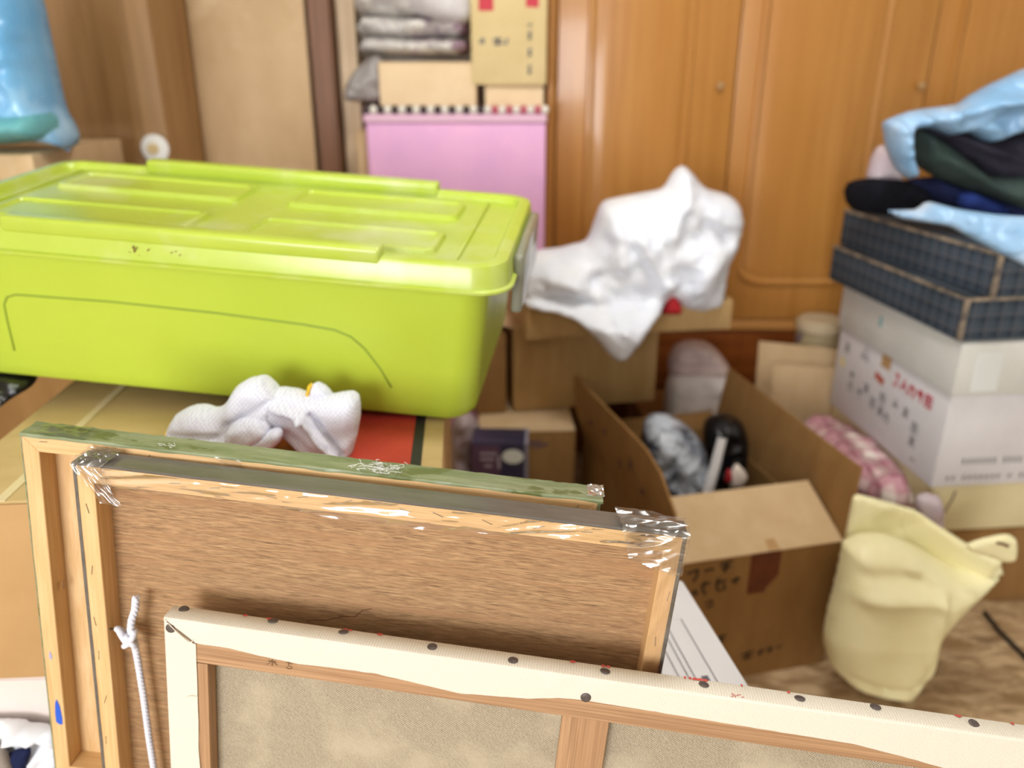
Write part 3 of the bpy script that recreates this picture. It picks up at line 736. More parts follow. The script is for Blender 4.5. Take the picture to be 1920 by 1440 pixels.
# the left flap bows a little and has a rounded near corner
mb = MB(); rows = []
for i in range(9):
    t = i / 8; y = t * OD
    hgt = .19 * (1 if i > 1 else (.62, .9)[i])
    rows.append([(-.02 * math.sin(math.pi * s) * .4 - .01 * s - .02 * t * s, y + .0, OH + hgt * s) for s in (0, .25, .5, .75, 1)])
vs = [p for r_ in rows for p in r_] + [(x + th, y, z) for r_ in rows for (x, y, z) in r_]
fs = []; n5 = 5; K5 = len(rows) * 5
for i in range(len(rows) - 1):
    for j in range(4):
        a = i * 5 + j
        fs += [(a, a + 1, a + 6, a + 5), (K5 + a, K5 + a + 5, K5 + a + 6, K5 + a + 1)]
    a = i * 5 + 4; fs.append((a, a + K5, a + 5 + K5, a + 5))
for j in range(4):
    fs.append((j, j + K5, j + 1 + K5, j + 1)); a = (len(rows) - 1) * 5 + j; fs.append((a, a + 1, a + 1 + K5, a + K5))
lf = mb.poly(vs, fs).build('flap', M_cardd, ob, 'auto')
mb = MB()
random.seed(7)
for (y, z, w, h) in ((.14, .1, .03, .03), (.2, .12, .03, .04), (.27, .1, .03, .03), (.36, .13, .03, .03), (.45, .12, .04, .02)):
    for k in range(3):
        P2 = []
        for q in range(2):
            yy = y + random.uniform(0, w); zz_ = z + random.uniform(0, h) - .02; sv = zz_ / .19
            P2.append((-.02 * math.sin(math.pi * sv) * .4 - .01 * sv - .02 * yy / OD * sv - .0015, yy, OH + zz_))
        mb.ribbon(P2, .007, (-1, 0, 0))
mb.build('lettering', mat('faded_print', C(92, 70, 70), rough=.8), lf, recalc=False)['kind'] = 'stuff'
flap('flap', [(OW, OD, OH), (OW, 0, OH), (OW + .012, .0, OH + .172), (OW + .028, OD - .0, OH + .172)], M_cardd)
flap('flap', [(0, OD, OH), (OW, OD, OH), (OW, OD + .02, OH + .04), (0, OD + .02, OH + .04)], M_cardd)
MB().box(.17, .212, -.0012, .0, .222, OH, 0).build('tape', M_tapeb, ob)
MB().hexa([(.21, -.0016, .23), (.238, -.0016, .26), (.238, 0, .26), (.21, 0, .23), (.205, -.0016, OH), (.238, -.0016, OH), (.238, 0, OH), (.205, 0, OH)]).build('tape', M_tapeb, ob)
MB().poly([(.208, 0, OH + .0045), (.234, 0, OH + .0045), (.232, .022, OH + .0165), (.21, .022, OH + .0165)], [(0, 1, 2, 3)]).build('tape', M_cardo, ob)
fo = lambda a, b: (a, -.0012, b)
pen = mat('black_marker', C(52, 40, 24), rough=.8)
marks('handwriting', [[(.028, .296), (.052, .302)], [(.052, .302), (.05, .286), (.044, .274)], [(.066, .296), (.088, .299)], [(.1, .306), (.128, .312)], [(.115, .31), (.113, .285)], [(.104, .296), (.126, .299)],
                      [(.07, .27), (.066, .25), (.074, .238)], [(.062, .262), (.082, .266)], [(.1, .275), (.098, .25), (.106, .24)], [(.094, .262), (.118, .266)], [(.112, .258), (.118, .246), (.11, .242)],
                      [(.13, .262), (.15, .266)], [(.142, .27), (.14, .252)], [(.04, .24), (.05, .252)], [(.05, .252), (.054, .238)], [(.076, .214), (.09, .222), (.092, .206), (.08, .204)]], pen, ob, fo, (0, -1, 0), .0055)
marks('handwriting', [[(.11, .118), (.134, .124)], [(.114, .108), (.132, .112)], [(.122, .126), (.12, .106)], [(.175, .062), (.206, .068)], [(.18, .05), (.204, .055)], [(.192, .07), (.189, .048)], [(.214, .06), (.232, .066)], [(.222, .07), (.22, .052)], [(.238, .072), (.25, .058)], [(.25, .072), (.24, .056)], [(.258, .066), (.272, .07)]], pen, ob, fo, (0, -1, 0), .0045)

def in_box(x, y, z): return FL + ex * x + ey * y + Vector((0, 0, z))
# contents
gp = soft('grey_plastic_pack', [(1200, 850), (1206, 800), (1224, 783), (1256, 782), (1292, 800), (1318, 832), (1330, 872), (1326, 906), (1300, 930), (1240, 940), (1204, 910)], 1.72, .09, mat('grey_blue_wrap', C(196, 206, 220), C(96, 104, 120), (14, 14, 10), rough=.22, ramp=(.38, .56), c3=C(52, 60, 76), s3=(8, 8, 12), r3=(.5, .6)), None, R_=44, step=7, crease=.012, cs=20, seed=51)
tag(gp, 'rounded bundle in shiny grey-blue wrap inside the open box', 'pack')
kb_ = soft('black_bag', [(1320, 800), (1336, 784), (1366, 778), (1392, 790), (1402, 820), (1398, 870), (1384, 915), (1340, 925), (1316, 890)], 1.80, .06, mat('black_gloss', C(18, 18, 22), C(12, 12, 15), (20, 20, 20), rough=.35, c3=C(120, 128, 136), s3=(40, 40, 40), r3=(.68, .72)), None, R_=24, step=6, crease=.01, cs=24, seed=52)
tag(kb_, 'black bag inside the open box, right of the grey bundle', 'bag')
mb = MB().tube([at(1326, 925, Y=1.62), at(1342, 870, Y=1.64), at(1354, 822, Y=1.66)], [.013, .012, .011], 10)
tag(mb.build('white_rod', mat('white_plastic', C(214, 212, 214), rough=.4), None, 'auto'), 'slim white plastic rod leaning inside the open box', 'rod')
sm = soft('paper_scrap', [(1366, 915), (1370, 884), (1380, 866), (1398, 884), (1404, 896), (1392, 915)], 1.66, .012, mat('cream_scrap', C(236, 222, 208), rough=.7), None, R_=10, step=5, seed=53)
tag(sm, 'small pale paper scrap beside the black bag in the open box', 'paper')
rd = soft('red_tag', [(1358, 905), (1362, 880), (1370, 878), (1374, 905)], 1.645, .008, mat('red_tag', C(186, 30, 40), rough=.6), None, R_=5, step=4, seed=54)
tag(rd, 'tiny red tag next to the paper scrap in the open box', 'tag')
c_ = at(1168, 960, Y=1.14)
pr = MB().loft([[(r_ * math.cos(2 * math.pi * k / 20), r_ * math.sin(2 * math.pi * k / 20), z) for k in range(20)] for r_, z in ((.019, 0), (.019, .215), (.0175, .228), (.013, .237), (.006, .241))]).build('paper_roll', M_wpaper, None, 'auto', loc=(c_.x, 1.14, .327))
tag(pr, 'white paper roll standing behind the wrapped panel, only its tip showing', 'paper roll')

# ------------------------------------------------------------------ cardboard and canister behind the open box
def board(name, label, quad, Y0, Y1, m):
    a, b, c, d = [at(u, v, Y=Y) for (u, v), Y in zip(quad, (Y1, Y1, Y0, Y0))]
    a0 = (a + c) / 2
    base = Vector((d.x, d.y, 0))
    w = c.x - d.x
    o = MB().hexa([(0, 0, 0), (w, 0, 0), (w, .006, 0), (0, .006, 0), (a.x - d.x, a.y - d.y, a.z), (b.x - d.x, a.y - d.y, b.z), (b.x - d.x, a.y - d.y + .006, b.z), (a.x - d.x, a.y - d.y + .006, a.z)], .002).build(name, m, None, 'auto', loc=base)
    return tag(o, label, 'cardboard')
board('cardboard_sheet', 'taller cardboard sheet standing behind the open box, near the canister', [(1424, 640), (1580, 656), (1575, 760), (1420, 748)], 2.25, 2.28, M_cardl)
board('cardboard_sheet', 'shorter cardboard sheet standing in front of the taller one', [(1450, 682), (1572, 690), (1570, 770), (1447, 765)], 2.19, 2.215, M_cardl)
cn = thing('canister', 'beige canister with pale lid in front of the wardrobe', 'canister', (at(1533, 640, Y=2.4).x, 2.4, 0))
mcan = mat('beige_tin', C(186, 168, 128), C(168, 150, 112), (9, 9, 9), rough=.5, c3=C(112, 92, 120), s3=(16, 16, 16), r3=(.58, .68))
MB().cyl((0, 0, .245), .068, .49, 28, bevel=.004).build('body', mcan, cn, 'auto')
MB().cyl((0, 0, .505), .071, .04, 28, bevel=.008).build('lid', mat('pale_lid', C(206, 188, 152), rough=.5), cn, 'auto')

# ------------------------------------------------------------------ the stack at the right
closed_carton('bottom_carton', 'brown carton on the floor behind the cream bag', (.83, 1.645, 0), R(5.4), .62, .5, .215, M_cardd)
cm = closed_carton('cream_carton', 'flat cream carton under the white printed carton', (.985, 1.655, .216), R(5.4), .49, .5, .132, M_cream)
marks('pencil_line', [[(.06, .11), (.055, .085), (.042, .05), (.035, .02)]], M_pencil, cm, fn, (0, -1, 0), .005)
JW, JD, JH = .5, .507, .244
ja = thing('white_printed_carton', 'white carton with red and grey print and separate lid', 'box', (.966, 1.63, .351), (0, 0, R(5.37)))
JF = .018
MB().hexa([(0, 0, 0), (JW, 0, 0), (JW, JD, 0), (0, JD, 0), (-.0, -JF * .3, JH), (JW, -JF * .3, JH), (JW, JD, JH), (0, JD, JH)], .003).build('body', M_jaw, ja, 'auto')
MB().hexa([(-.008, -.016, JH - .012), (JW + .008, -.016, JH - .012), (JW + .008, JD + .008, JH - .012), (-.008, JD + .008, JH - .012), (-.008, -.016, JH + .11), (JW + .008, -.016, JH + .11), (JW + .008, JD + .008, JH + .11), (-.008, JD + .008, JH + .11)], .004).build('lid', M_jalid, ja, 'auto')
MB().box(.03, .09, -.0175, -.0155, JH, JH + .09).build('tape', mat('pale_tape', C(222, 228, 226), rough=.3), ja)
MB().box(-.0088, -.007, .3, .31, JH + .05, JH + .075).build('print_dot', M_teal, ja)
# side print: local face x=0, coordinate a runs from the near corner (0) to the far end (JD)
fj = lambda a, b: (-.0012 , a, b)
nx = (-1, 0, 0)
def glyph(cx_, cy_, s, kind):
    g = {'J': [[(-.3, .5), (.4, .5)], [(.1, .5), (.1, -.3), (-.1, -.5), (-.4, -.35)]], 'A': [[(-.45, -.5), (0, .5), (.45, -.5)], [(-.25, -.1), (.25, -.1)]],
         'ka': [[(-.45, .2), (.4, .25)], [(-.1, .5), (-.15, 0), (-.4, -.5)], [(.4, .25), (.35, -.4), (.15, -.5)]],
         'ki': [[(-.35, .3), (.35, .35)], [(-.4, .05), (.4, .1)], [(0, .5), (.15, -.5)]],
         'box': [[(-.4, .45), (.4, .45), (.4, -.45), (-.4, -.45), (-.4, .45)], [(-.2, .15), (.2, .15)], [(0, .3), (0, -.25)], [(-.2, -.15), (.2, -.15)]],
         'kanji': [[(-.45, .35), (.45, .35)], [(0, .5), (0, -.5)], [(-.35, .05), (.35, .05)], [(-.05, 0), (-.45, -.45)], [(.05, 0), (.45, -.45)]],
         'dash': [[(-.4, 0), (.4, 0)]], 'tri': [[(-.45, -.3), (0, .45), (.45, -.3), (-.45, -.3)], [(-.2, -.1), (.2, -.1)]]}[kind]
    return [[(cx_ - x * s, cy_ + y * s) for x, y in st] for st in g]   # mirrored: the side is read with a running to the left
S1 = []
for k, kd in enumerate(('J', 'A', 'ka', 'ki', 'box')): S1 += glyph(.205 - k * .034, .186, .03, kd)
marks('red_lettering', S1, M_printr, ja, fj, nx, .0065)
marks('mark', [[(.30, .168), (.258, .158)]], M_printo, ja, fj, nx, .018)
marks('brown_label', [[(.283, .214), (.240, .214)]], M_cardo, ja, fj, nx, .034)
S2 = glyph(.36, .2, .045, 'tri') + glyph(.455, .185, .03, 'kanji')
for a, z, kd in ((.1, .105, 'box'), (.1, .07, 'kanji'), (.145, .125, 'kanji'), (.19, .13, 'tri'), (.25, .12, 'box'), (.25, .085, 'kanji'), (.29, .09, 'box'), (.33, .115, 'kanji'), (.36, .09, 'ki'), (.41, .12, 'ki'), (.41, .09, 'ka'), (.085, .03, 'dash'), (.22, .08, 'ka')):
    S2 += glyph(a, z, .026, kd)
marks('grey_lettering', S2, M_print, ja, fj, nx, .0035)
marks('yellow_mark', [[(.46, .13), (.478, .15)]], mat('yellow_mark', C(238, 216, 140), rough=.6), ja, fj, nx, .02)
S3 = []
for k in range(22):
    x = .06 + k * .0125
    if k in (7, 12): continue
    S3 += [[(x, .068), (x + .007, .07)], [(x + .002, .06), (x + .008, .061)], [(x + .003, .074), (x + .003, .058)]]
for k in range(16):
    x = .03 + k * .014 + (.012 if k > 1 else 0)
    if k in (9, 11): continue
    S3 += [[(x, .022), (x + .009, .026)], [(x + .004, .03), (x + .003, .016)]]
marks('grey_lettering', S3, M_print, ja, lambda a, b: (a, -.0018 - JF * .3 * b / JH, b), (0, -1, 0), .0025)

for nm, lab, loc, rz, w, d, h in (('plaid_box', 'dark plaid cloth-covered box, lower of the pair', (.9486, 1.6149, .7105), 7.8, .5, .553, .0935),
                                  ('plaid_box', 'dark plaid cloth-covered box, upper of the pair, under the clothes', (.996, 1.6106, .8065), 10.56, .5, .569, .0925)):
    p = thing(nm, lab, 'box', loc, (0, 0, R(rz)), 'plaid boxes')
    MB().box(0, w, 0, d, 0, h, .004).build('body', M_plaid, p, 'auto')
    for (a, b, c, e) in ((-.0015, .009, -.0015, .009), (w - .009, w + .0015, -.0015, .009)):
        MB().box(a, b, c, e, .001, h - .001, .002).build('corner_tape', M_edge, p, 'auto')
    MB().box(-.0015, .004, .0, d, h - .006, h + .0015, .001).build('edge_tape', M_edge, p, 'auto')
    MB().box(.0, w, -.0015, .004, h - .006, h + .0015, .001).build('edge_tape', M_edge, p, 'auto')

# clothes and blue plastic on top
CY = 1.86
def cloth(name, label, cat, poly, Y, T, m, **k): return tag(soft(name, poly, Y, T, m, None, **k), label, cat)
cloth('black_garment', 'rolled black garment at the left end of the clothes pile', 'garment', [(1586, 358), (1596, 338), (1630, 333), (1697, 338), (1728, 346), (1746, 376), (1726, 398), (1663, 406), (1600, 396), (1587, 384)], lambda u, v: 2.02 - .0012 * (u - 1600), .06, M_black_cloth, R_=28, step=7, amp=.012, ns=24, seed=61)
cloth('navy_garment', 'navy garment folded under the grey-green one', 'garment', [(1700, 336), (1750, 330), (1806, 352), (1860, 368), (1960, 396), (1960, 430), (1900, 414), (1800, 392), (1744, 380), (1712, 362)], lambda u, v: 1.9 - .0006 * (u - 1700), .055, M_navy, R_=20, step=7, amp=.012, ns=22, seed=62)
cloth('royal_blue_garment', 'royal blue garment edge between navy cloth and pale blue plastic', 'garment', [(1796, 362), (1820, 356), (1866, 376), (1915, 398), (1960, 408), (1960, 432), (1900, 416), (1840, 404), (1796, 390)], 1.78, .03, M_royal, R_=16, step=6, amp=.008, ns=26, seed=63)
cloth('grey_green_garment', 'grey-green garment sagging across the clothes pile', 'garment', [(1698, 238), (1730, 240), (1780, 276), (1846, 328), (1900, 330), (1960, 326), (1960, 410), (1910, 398), (1878, 380), (1814, 356), (1750, 332), (1712, 304)], lambda u, v: 1.86 - .0004 * (u - 1700), .07, M_green_cloth, R_=30, step=7, amp=.014, ns=18, seed=64, folds=[(1740, 290, 1880, 370, 8, .02), (1720, 260, 1730, 310, 6, .015)])
cloth('charcoal_garment', 'dark charcoal garment under the top blue plastic bag', 'garment', [(1722, 238), (1760, 236), (1800, 246), (1850, 256), (1910, 240), (1960, 236), (1960, 336), (1900, 338), (1848, 336), (1790, 292)], 1.84, .085, M_charc, R_=30, step=7, amp=.012, ns=18, seed=65, folds=[(1740, 250, 1850, 300, 6, -.02), (1800, 270, 1920, 310, 7, .014)])
cloth('blue_plastic_bag', 'pale blue plastic bag draped over the top of the clothes pile', 'bag', [(1660, 226), (1713, 206), (1760, 200), (1807, 194), (1827, 176), (1873, 152), (1930, 126), (1990, 110), (1990, 232), (1930, 240), (1897, 252), (1853, 270), (1813, 246), (1780, 256), (1750, 240), (1723, 242), (1704, 240), (1704, 276), (1708, 306), (1720, 322), (1704, 340), (1686, 322), (1668, 288)], 1.78, .07, M_bluel_bag, R_=36, step=7, crease=.02, cs=16, seed=66, folds=[(1668, 236, 1690, 320, 8, .02), (1720, 226, 1900, 180, 10, .02)])
cloth('blue_plastic_bag', 'pale blue plastic bag spread over the upper plaid box lid', 'bag', [(1660, 394), (1723, 393), (1737, 376), (1793, 391), (1867, 402), (1960, 408), (1960, 520), (1913, 494), (1870, 474), (1830, 452), (1780, 424), (1690, 410)], lambda u, v: 1.74 - .0009 * (u - 1660) - .0006 * (v - 390), .03, M_bluel_bag, R_=20, step=7, crease=.014, cs=18, seed=67)
cloth('lilac_garment', 'pale lilac cloth lump behind the black garment', 'garment', [(1624, 342), (1634, 300), (1644, 276), (1658, 268), (1684, 320), (1696, 344)], 2.04, .04, M_lilac, R_=22, step=6, amp=.01, seed=68)

# chequered cloth between the open box and the white carton
mb = MB(); loops = []
A, B2 = at(1515, 790, Z=.29), at(1735, 950, Z=.28)
A = Vector((.81, 2.12, .27)); B2 = Vector((.80, 1.58, .265))
A, B2 = at(1528, 800, Z=.285), at(1690, 945, Z=.285)
d_ = (B2 - A).normalized(); sx = Vector((-d_.y, d_.x, 0))
for i in range(26):
    t = i / 25; c = A.lerp(B2, t); env = math.sin(math.pi * min(1, max(0, .04 + t * .92))) ** .35
    l = []
    for k in range(18):
        a = 2 * math.pi * k / 18
        p = c + sx * (.075 * math.cos(a) * env) + Vector((0, 0, .066 * math.sin(a) * env))
        p += (p - c).normalized() * (noise.noise(p * 16) * .016 + noise.noise(p * 40) * .006)
        l.append(p)
    loops.append(l)
o = mb.loft(loops).build('chequered_cloth', M_check, None, True)
tag(o, 'pink and white chequered cloth bundle beside the white printed carton', 'cloth')

pc = soft('pale_cloth', [(1716, 934), (1736, 924), (1762, 930), (1768, 952), (1766, 1060), (1720, 1060), (1718, 966)], 1.59, .02, M_lilac, None, R_=12, step=5, amp=.006, ns=40, seed=69)
tag(pc, 'small whitish cloth between the cream bag and the cream carton', 'cloth')
bl = soft('blue_tag', [(958, 520), (962, 502), (972, 500), (974, 516), (966, 526)], 1.9, .008, M_royal, None, R_=5, step=3, seed=70)
tag(bl, 'tiny blue tag at the left tip of the white plastic bag', 'tag')

# ------------------------------------------------------------------ cream bag on the floor
yb = thing('cream_bag', 'pale yellow vinyl bag standing open on the floor', 'bag', at(1640, 1292, Y=1.38))
yfun = lambda u, v: 1.36 + max(0, (1180 - v)) * .00022
soft('bag_back', [(1600, 924), (1640, 934), (1716, 956), (1760, 986), (1830, 1030), (1884, 1052), (1850, 1092), (1750, 1124), (1590, 1094), (1583, 1010)], lambda u, v: 1.45 - .00055 * max(0, u - 1690), .008, M_yb, yb, R_=10, step=8, seed=73, folds=[(1655, 985, 1720, 962, 16, -.02)])
soft('bag_front', [(1580, 1016), (1612, 1002), (1656, 1000), (1700, 1014), (1750, 1042), (1792, 1062), (1840, 1062), (1884, 1054), (1840, 1096), (1800, 1134), (1758, 1182), (1748, 1240), (1722, 1276), (1696, 1302), (1640, 1293), (1592, 1279), (1556, 1246), (1542, 1200), (1550, 1150), (1566, 1090), (1582, 1010)], yfun, .075, M_yb, yb, R_=75, step=8, seed=71, back=.6,
     folds=[(1690, 1030, 1790, 1078, 14, .022), (1600, 1050, 1700, 1052, 14, -.012), (1560, 1088, 1730, 1086, 12, .014), (1734, 1080, 1722, 1200, 9, .016), (1556, 1232, 1640, 1262, 8, -.012), (1640, 1262, 1722, 1258, 8, -.014), (1740, 1190, 1690, 1280, 9, -.012), (1580, 1264, 1700, 1290, 10, .016)])
soft('bag_handle', [(1808, 1022), (1830, 1012), (1868, 1003), (1892, 1000), (1908, 1012), (1907, 1052), (1886, 1056), (1850, 1042), (1820, 1036)], 1.31, .008, M_yb, yb, R_=8, step=6, seed=72)
MB().ribbon([at(1868, 1018, Y=1.301), at(1880, 1020, Y=1.301), at(1892, 1025, Y=1.301)], .006, (0, -1, 0)).build('handle_slot', M_stain, yb, loc=-yb.location, recalc=False)

ca = MB().tube([at(1846, 1148, Z=.005), at(1872, 1182, Z=.005), at(1930, 1240, Z=.005), at(1990, 1300, Z=.005)], .0055, 8).build('power_cable', M_dark, None, True)
tag(ca, 'thin black cable on the floor at the right edge', 'cable')

# ------------------------------------------------------------------ the three leaning paintings, seen from the back
def mitred(parent, x0, x1, z0, z1, bw, y0, y1, mx, mz, bev=.0006):
    def bar(q, m):
        p = [(x, y0, z) for x, z in q] + [(x, y1, z) for x, z in q]
        t = bmesh.new(); b = [t.verts.new(v) for v in p]
        for f in ((0, 1, 2, 3), (7, 6, 5, 4), (0, 4, 5, 1), (1, 5, 6, 2), (2, 6, 7, 3), (3, 7, 4, 0)): t.faces.new([b[i] for i in f])
        bmesh.ops.recalc_face_normals(t, faces=t.faces)
        bmesh.ops.bevel(t, geom=list(t.edges), offset=bev, segments=1, affect='EDGES')
        mb = MB(); mb.join(t); return mb.build('bar', m, parent)
    return [bar([(x0, z1), (x1, z1), (x1 - bw, z1 - bw), (x0 + bw, z1 - bw)], mx), bar([(x0, z0), (x0 + bw, z0 + bw), (x1 - bw, z0 + bw), (x1, z0)], mx),
            bar([(x0, z0), (x0, z1), (x0 + bw, z1 - bw), (x0 + bw, z0 + bw)], mz), bar([(x1, z0), (x1 - bw, z0 + bw), (x1 - bw, z1 - bw), (x1, z1)], mz)]
def staple(parent, x, z, y, ang, s=.006):
    c, n = math.cos(ang) * s, math.sin(ang) * s
    MB().tube([(x - c, y + .001, z - n), (x - c, y - .0005, z - n), (x + c, y - .0007, z + n), (x + c, y + .001, z + n)], .0003, 5).build('staple', M_steel, parent)
def side_wrap(name, m, parent, axis, L0, L1, edge, T, fold, back, wob, seed, n=90, lift=.0006):
    """a band of tape or film over one outer side: folded a little onto the near face and onto the far face"""
    loops = []
    for i in range(n + 1):
        s = L0 + (L1 - L0) * i / n
        q = Vector((s * 30, seed * 5.1, 0))
        f = fold * (1 + wob * noise.noise(q)) ; b = back * (1 + wob * noise.noise(q + Vector((0, 9, 0))))
        l1 = lift * (1.3 + wob * .9 * noise.noise(q * 2.7)); l2 = lift * (1.3 + wob * 1.2 * noise.noise(q * 3.1 + Vector((3, 3, 3))))
        prof = [(-.0004, -f), (-.0006, 0), (.0004, l1), (T * .3, l2), (T * .7, l1), (T, l2 + lift * wob), (T + .0006, 0), (T + .0006, -b), (T + .0002, -b), (T + .0002, 0), (T * .5, 0), (.0, 0), (-.0001, -f)]
        if axis == 'X': loops.append([(s, y, edge + o) for y, o in prof])
        else:
            sg = 1 if edge > .1 else -1
            loops.append([(edge + sg * o, y, s) for y, o in prof])
    return MB().loft(loops).build(name, m, parent, 'auto')

# A: rearmost, bound with green tape
AW, AH, AT = .6089, .5, .03
fa = thing('green_taped_panel', 'wood-backed painting bound with green tape, rearmost of the leaning three', 'painting', (-.5662, .7385, .3985), (R(-2.49), R(5.97), R(-2.78)), 'paintings leaning with their backs to the viewer')
mitred(fa, 0, AW, .04, AH, .0182, 0, AT - .002, M_pineX, M_pineZ)
MB().box(.002, AW - .002, AT - .003, AT, .042, AH - .002).build('panel', M_plyl, fa)
side_wrap('tape', M_tapeg, fa, 'X', -.001, AW + .003, AH, AT, .0018, .02, .9, 1, lift=.0011)
side_wrap('tape', M_tapeg, fa, 'Z', .04, AH, 0, AT, .0012, .02, .5, 2)
side_wrap('tape', M_tapeg, fa, 'Z', .04, AH, AW, AT, .002, .02, .8, 3, lift=.001)
pts = [(.0085, .1545), (.0105, .160), (.0135, .151), (.0152, .134), (.0150, .1235), (.0115, .1225), (.0075, .126), (.0072, .139)]
MB().poly([(x, -.0005, z) for x, z in pts], [tuple(range(len(pts)))]).build('blue_paint_mark', M_bluep, fa)
MB().poly([(x * .4 + .004, -.0005, z * .3 + .18) for x, z in pts], [tuple(range(len(pts)))]).build('blue_paint_mark', mat('faint_blue', C(176, 170, 214), rough=.6), fa)
MB().sphere((.0135 + .009, .014, .31), .003, (.2, 1, 2.2), 10).build('knot', M_cedZ, fa, True)
for x, z, a in ((.024, .4945, .1), (.095, .488, .4), (.135, .49, 1.2), (.2, .4885, .2), (.3, .489, .1), (.42, .488, .1), (.52, .487, .2), (.585, .49, .9)): staple(fa, x, z, 0, a, .004)
# loose white threads of lint on the tape
random.seed(3)
mb = MB()
for k in range(46):
    x = .375 + random.gauss(0, .014); y = random.uniform(.002, .028)
    p = Vector((x, y, AH + .002)); pp = [p]
    for j in range(4):
        p = p + Vector((random.uniform(-.004, .006), random.uniform(-.004, .004), random.uniform(-.0012, .002))); pp.append(p)
    mb.tube(pp, .00025, 4, cap=False)
for k in range(8):
    x = .152 + random.gauss(0, .005); p = Vector((x, .004 + random.uniform(0, .008), AH + .002)); q = p + Vector((random.uniform(-.006, .006), random.uniform(-.004, .004), .001)); r_ = q + Vector((random.uniform(-.006, .006), random.uniform(-.004, .004), .0))
    mb.tube([p, q, r_], .0002, 4, cap=False)
o = mb.build('lint', M_fluff, fa); o['kind'] = 'stuff'
# split film at the right corner and a film tab on the near face
def crumple(name, m, parent, fn, nu, nv, amp, freq, seed, dirn=None):
    vs = []; fs = []
    for i in range(nu + 1):
        for j in range(nv + 1):
            p, nrm = fn(i / nu, j / nv); p = Vector(p); nrm = Vector(nrm)
            if dirn is None: q = p * freq + Vector((seed, seed * 2, 0))
            else:   # creases drawn out along dirn
                a = Vector(dirn).normalized(); al = p.dot(a); q = (p - a * al) * freq + a * al * freq * .12 + Vector((seed, seed * 2, 0))
            w = (1 - abs(noise.noise(q)) * 2.2) + .5 * (1 - abs(noise.noise(q * 2.1)) * 2.2)
            vs.append(p + nrm * (max(w, -.6) + .6) * amp)
    for i in range(nu):
        for j in range(nv):
            a = i * (nv + 1) + j; fs.append((a, a + 1, a + nv + 2, a + nv + 1))
    return MB().poly(vs, fs).build(name, m, parent, True)
crumple('film_tab', M_film, fa, lambda s, t: ((.205 + .028 * s + .004 * t, -.0012, AH + .001 - .016 * t * (.3 + .7 * s)), (0, -1, 0)), 10, 8, .0009, 160, 4)
crumple('torn_film', M_filmc, fa, lambda s, t: ((AW - .014 + .018 * s, .002 + .026 * t, AH + .0022 + .001 * s), (0, 0, 1)), 14, 14, .0016, 170, 6)
crumple('film_tab', M_film, fa, lambda s, t: ((.012 + .05 * s, .001 + .025 * t, AH + .0024), (0, 0, 1)), 16, 10, .0014, 120, 8)

# B: plywood panel wrapped in clear film
PW, PH, PT = .6175, .47, .03
fb = thing('film_wrapped_panel', 'plywood-backed painting wrapped in clear film, middle of the leaning three', 'painting', (-.4863, .7042, .4134), (R(-2.32), R(5.22), R(-4.39)), 'paintings leaning with their backs to the viewer')
mitred(fb, 0, PW, -.02, PH, .0205, 0, PT - .002, M_pineX, M_pineZ)
MB().box(.002, PW - .002, PT - .003, PT, -.018, PH - .002).build('plywood', M_ply, fb)
for e, ax, a, b in ((PH, 'X', -.001, PW + .001), (0, 'Z', -.02, PH), (PW, 'Z', -.02, PH)):
    side_wrap('canvas_edge', M_side, fb, ax, a, b, e, PT, .0018 if ax == 'X' else .0034, .01, .12, 7, n=60)
random.seed(11)
for k in range(12): staple(fb, .06 + k * .046 + random.uniform(-.01, .01), PH - .009 + random.uniform(-.003, .003), 0, random.uniform(-.4, .5), .0055)
for k in range(6): staple(fb, .0085 + random.uniform(-.002, .003), .41 - k * .06 + random.uniform(-.01, .01), 0, R(90) + random.uniform(-.3, .3), .0055)
for k in range(4): staple(fb, PW - .010 + random.uniform(-.002, .003), .40 - k * .055, 0, R(90) + random.uniform(-.4, .4), .0055)
# film over the top bar, with long wrinkles
crumple('film', M_film, fb, lambda s, t: ((.03 + (PW - .06) * s, -.0014, PH - .0005 - (.021 - .004 * math.sin(9 * s)) * t), (0, -1, 0)), 160, 10, .0019, 95, 3, (1, 0, .12))
crumple('film', M_film, fb, lambda s, t: ((PW - .0005 - .02 * t, -.0014, PH - .02 - .2 * s), (0, -1, 0)), 60, 10, .0008, 60, 5, (.4, 0, 1))
# bunched film at the two top corners
def corner_r(s, t):
    x = PW - .072 * (1 - s) * (1 - .25 * t) + .001
    if t < .4:
        y = PT - (PT + .003) * (t / .4); z = PH + .0022; n = (0, -.3, 1)
    else:
        y = -.0028; z = PH + .002 - (.046 - .014 * (1 - s)) * (t - .4) / .6; n = (0, -1, .2)
    if s > .86: x = PW + .002 * (1 - abs(t - .5)); 
    return (x, y, z), n
crumple('bunched_film', M_filmc, fb, corner_r, 60, 60, .0034, 62, 12, (1, .3, .35))
def corner_l(s, t):
    if t < .35:
        y = PT - (PT + .002) * (t / .35); z = PH + .0016; x = .0 + .036 * s; n = (0, -.2, 1)
    else:
        k = (t - .35) / .65; y = -.0026; x = -.001 + .030 * k + .03 * s * (1 - .25 * k); z = PH + .001 - .040 * k - .002 * s; n = (0, -1, .2)
    return (x, y, z), n
crumple('bunched_film', M_filmc, fb, corner_l, 44, 60, .0024, 110, 15, (.62, .2, -.75))
# torn veneer on the plywood
yv = PT - .0034
MB().ribbon([(.232, yv, .296), (.255, yv, .300), (.272, yv, .307), (.286, yv, .309), (.294, yv, .318), (.304, yv, .322)], .0011, (0, -1, 0)).build('veneer_scar', M_stain, fb, recalc=False)
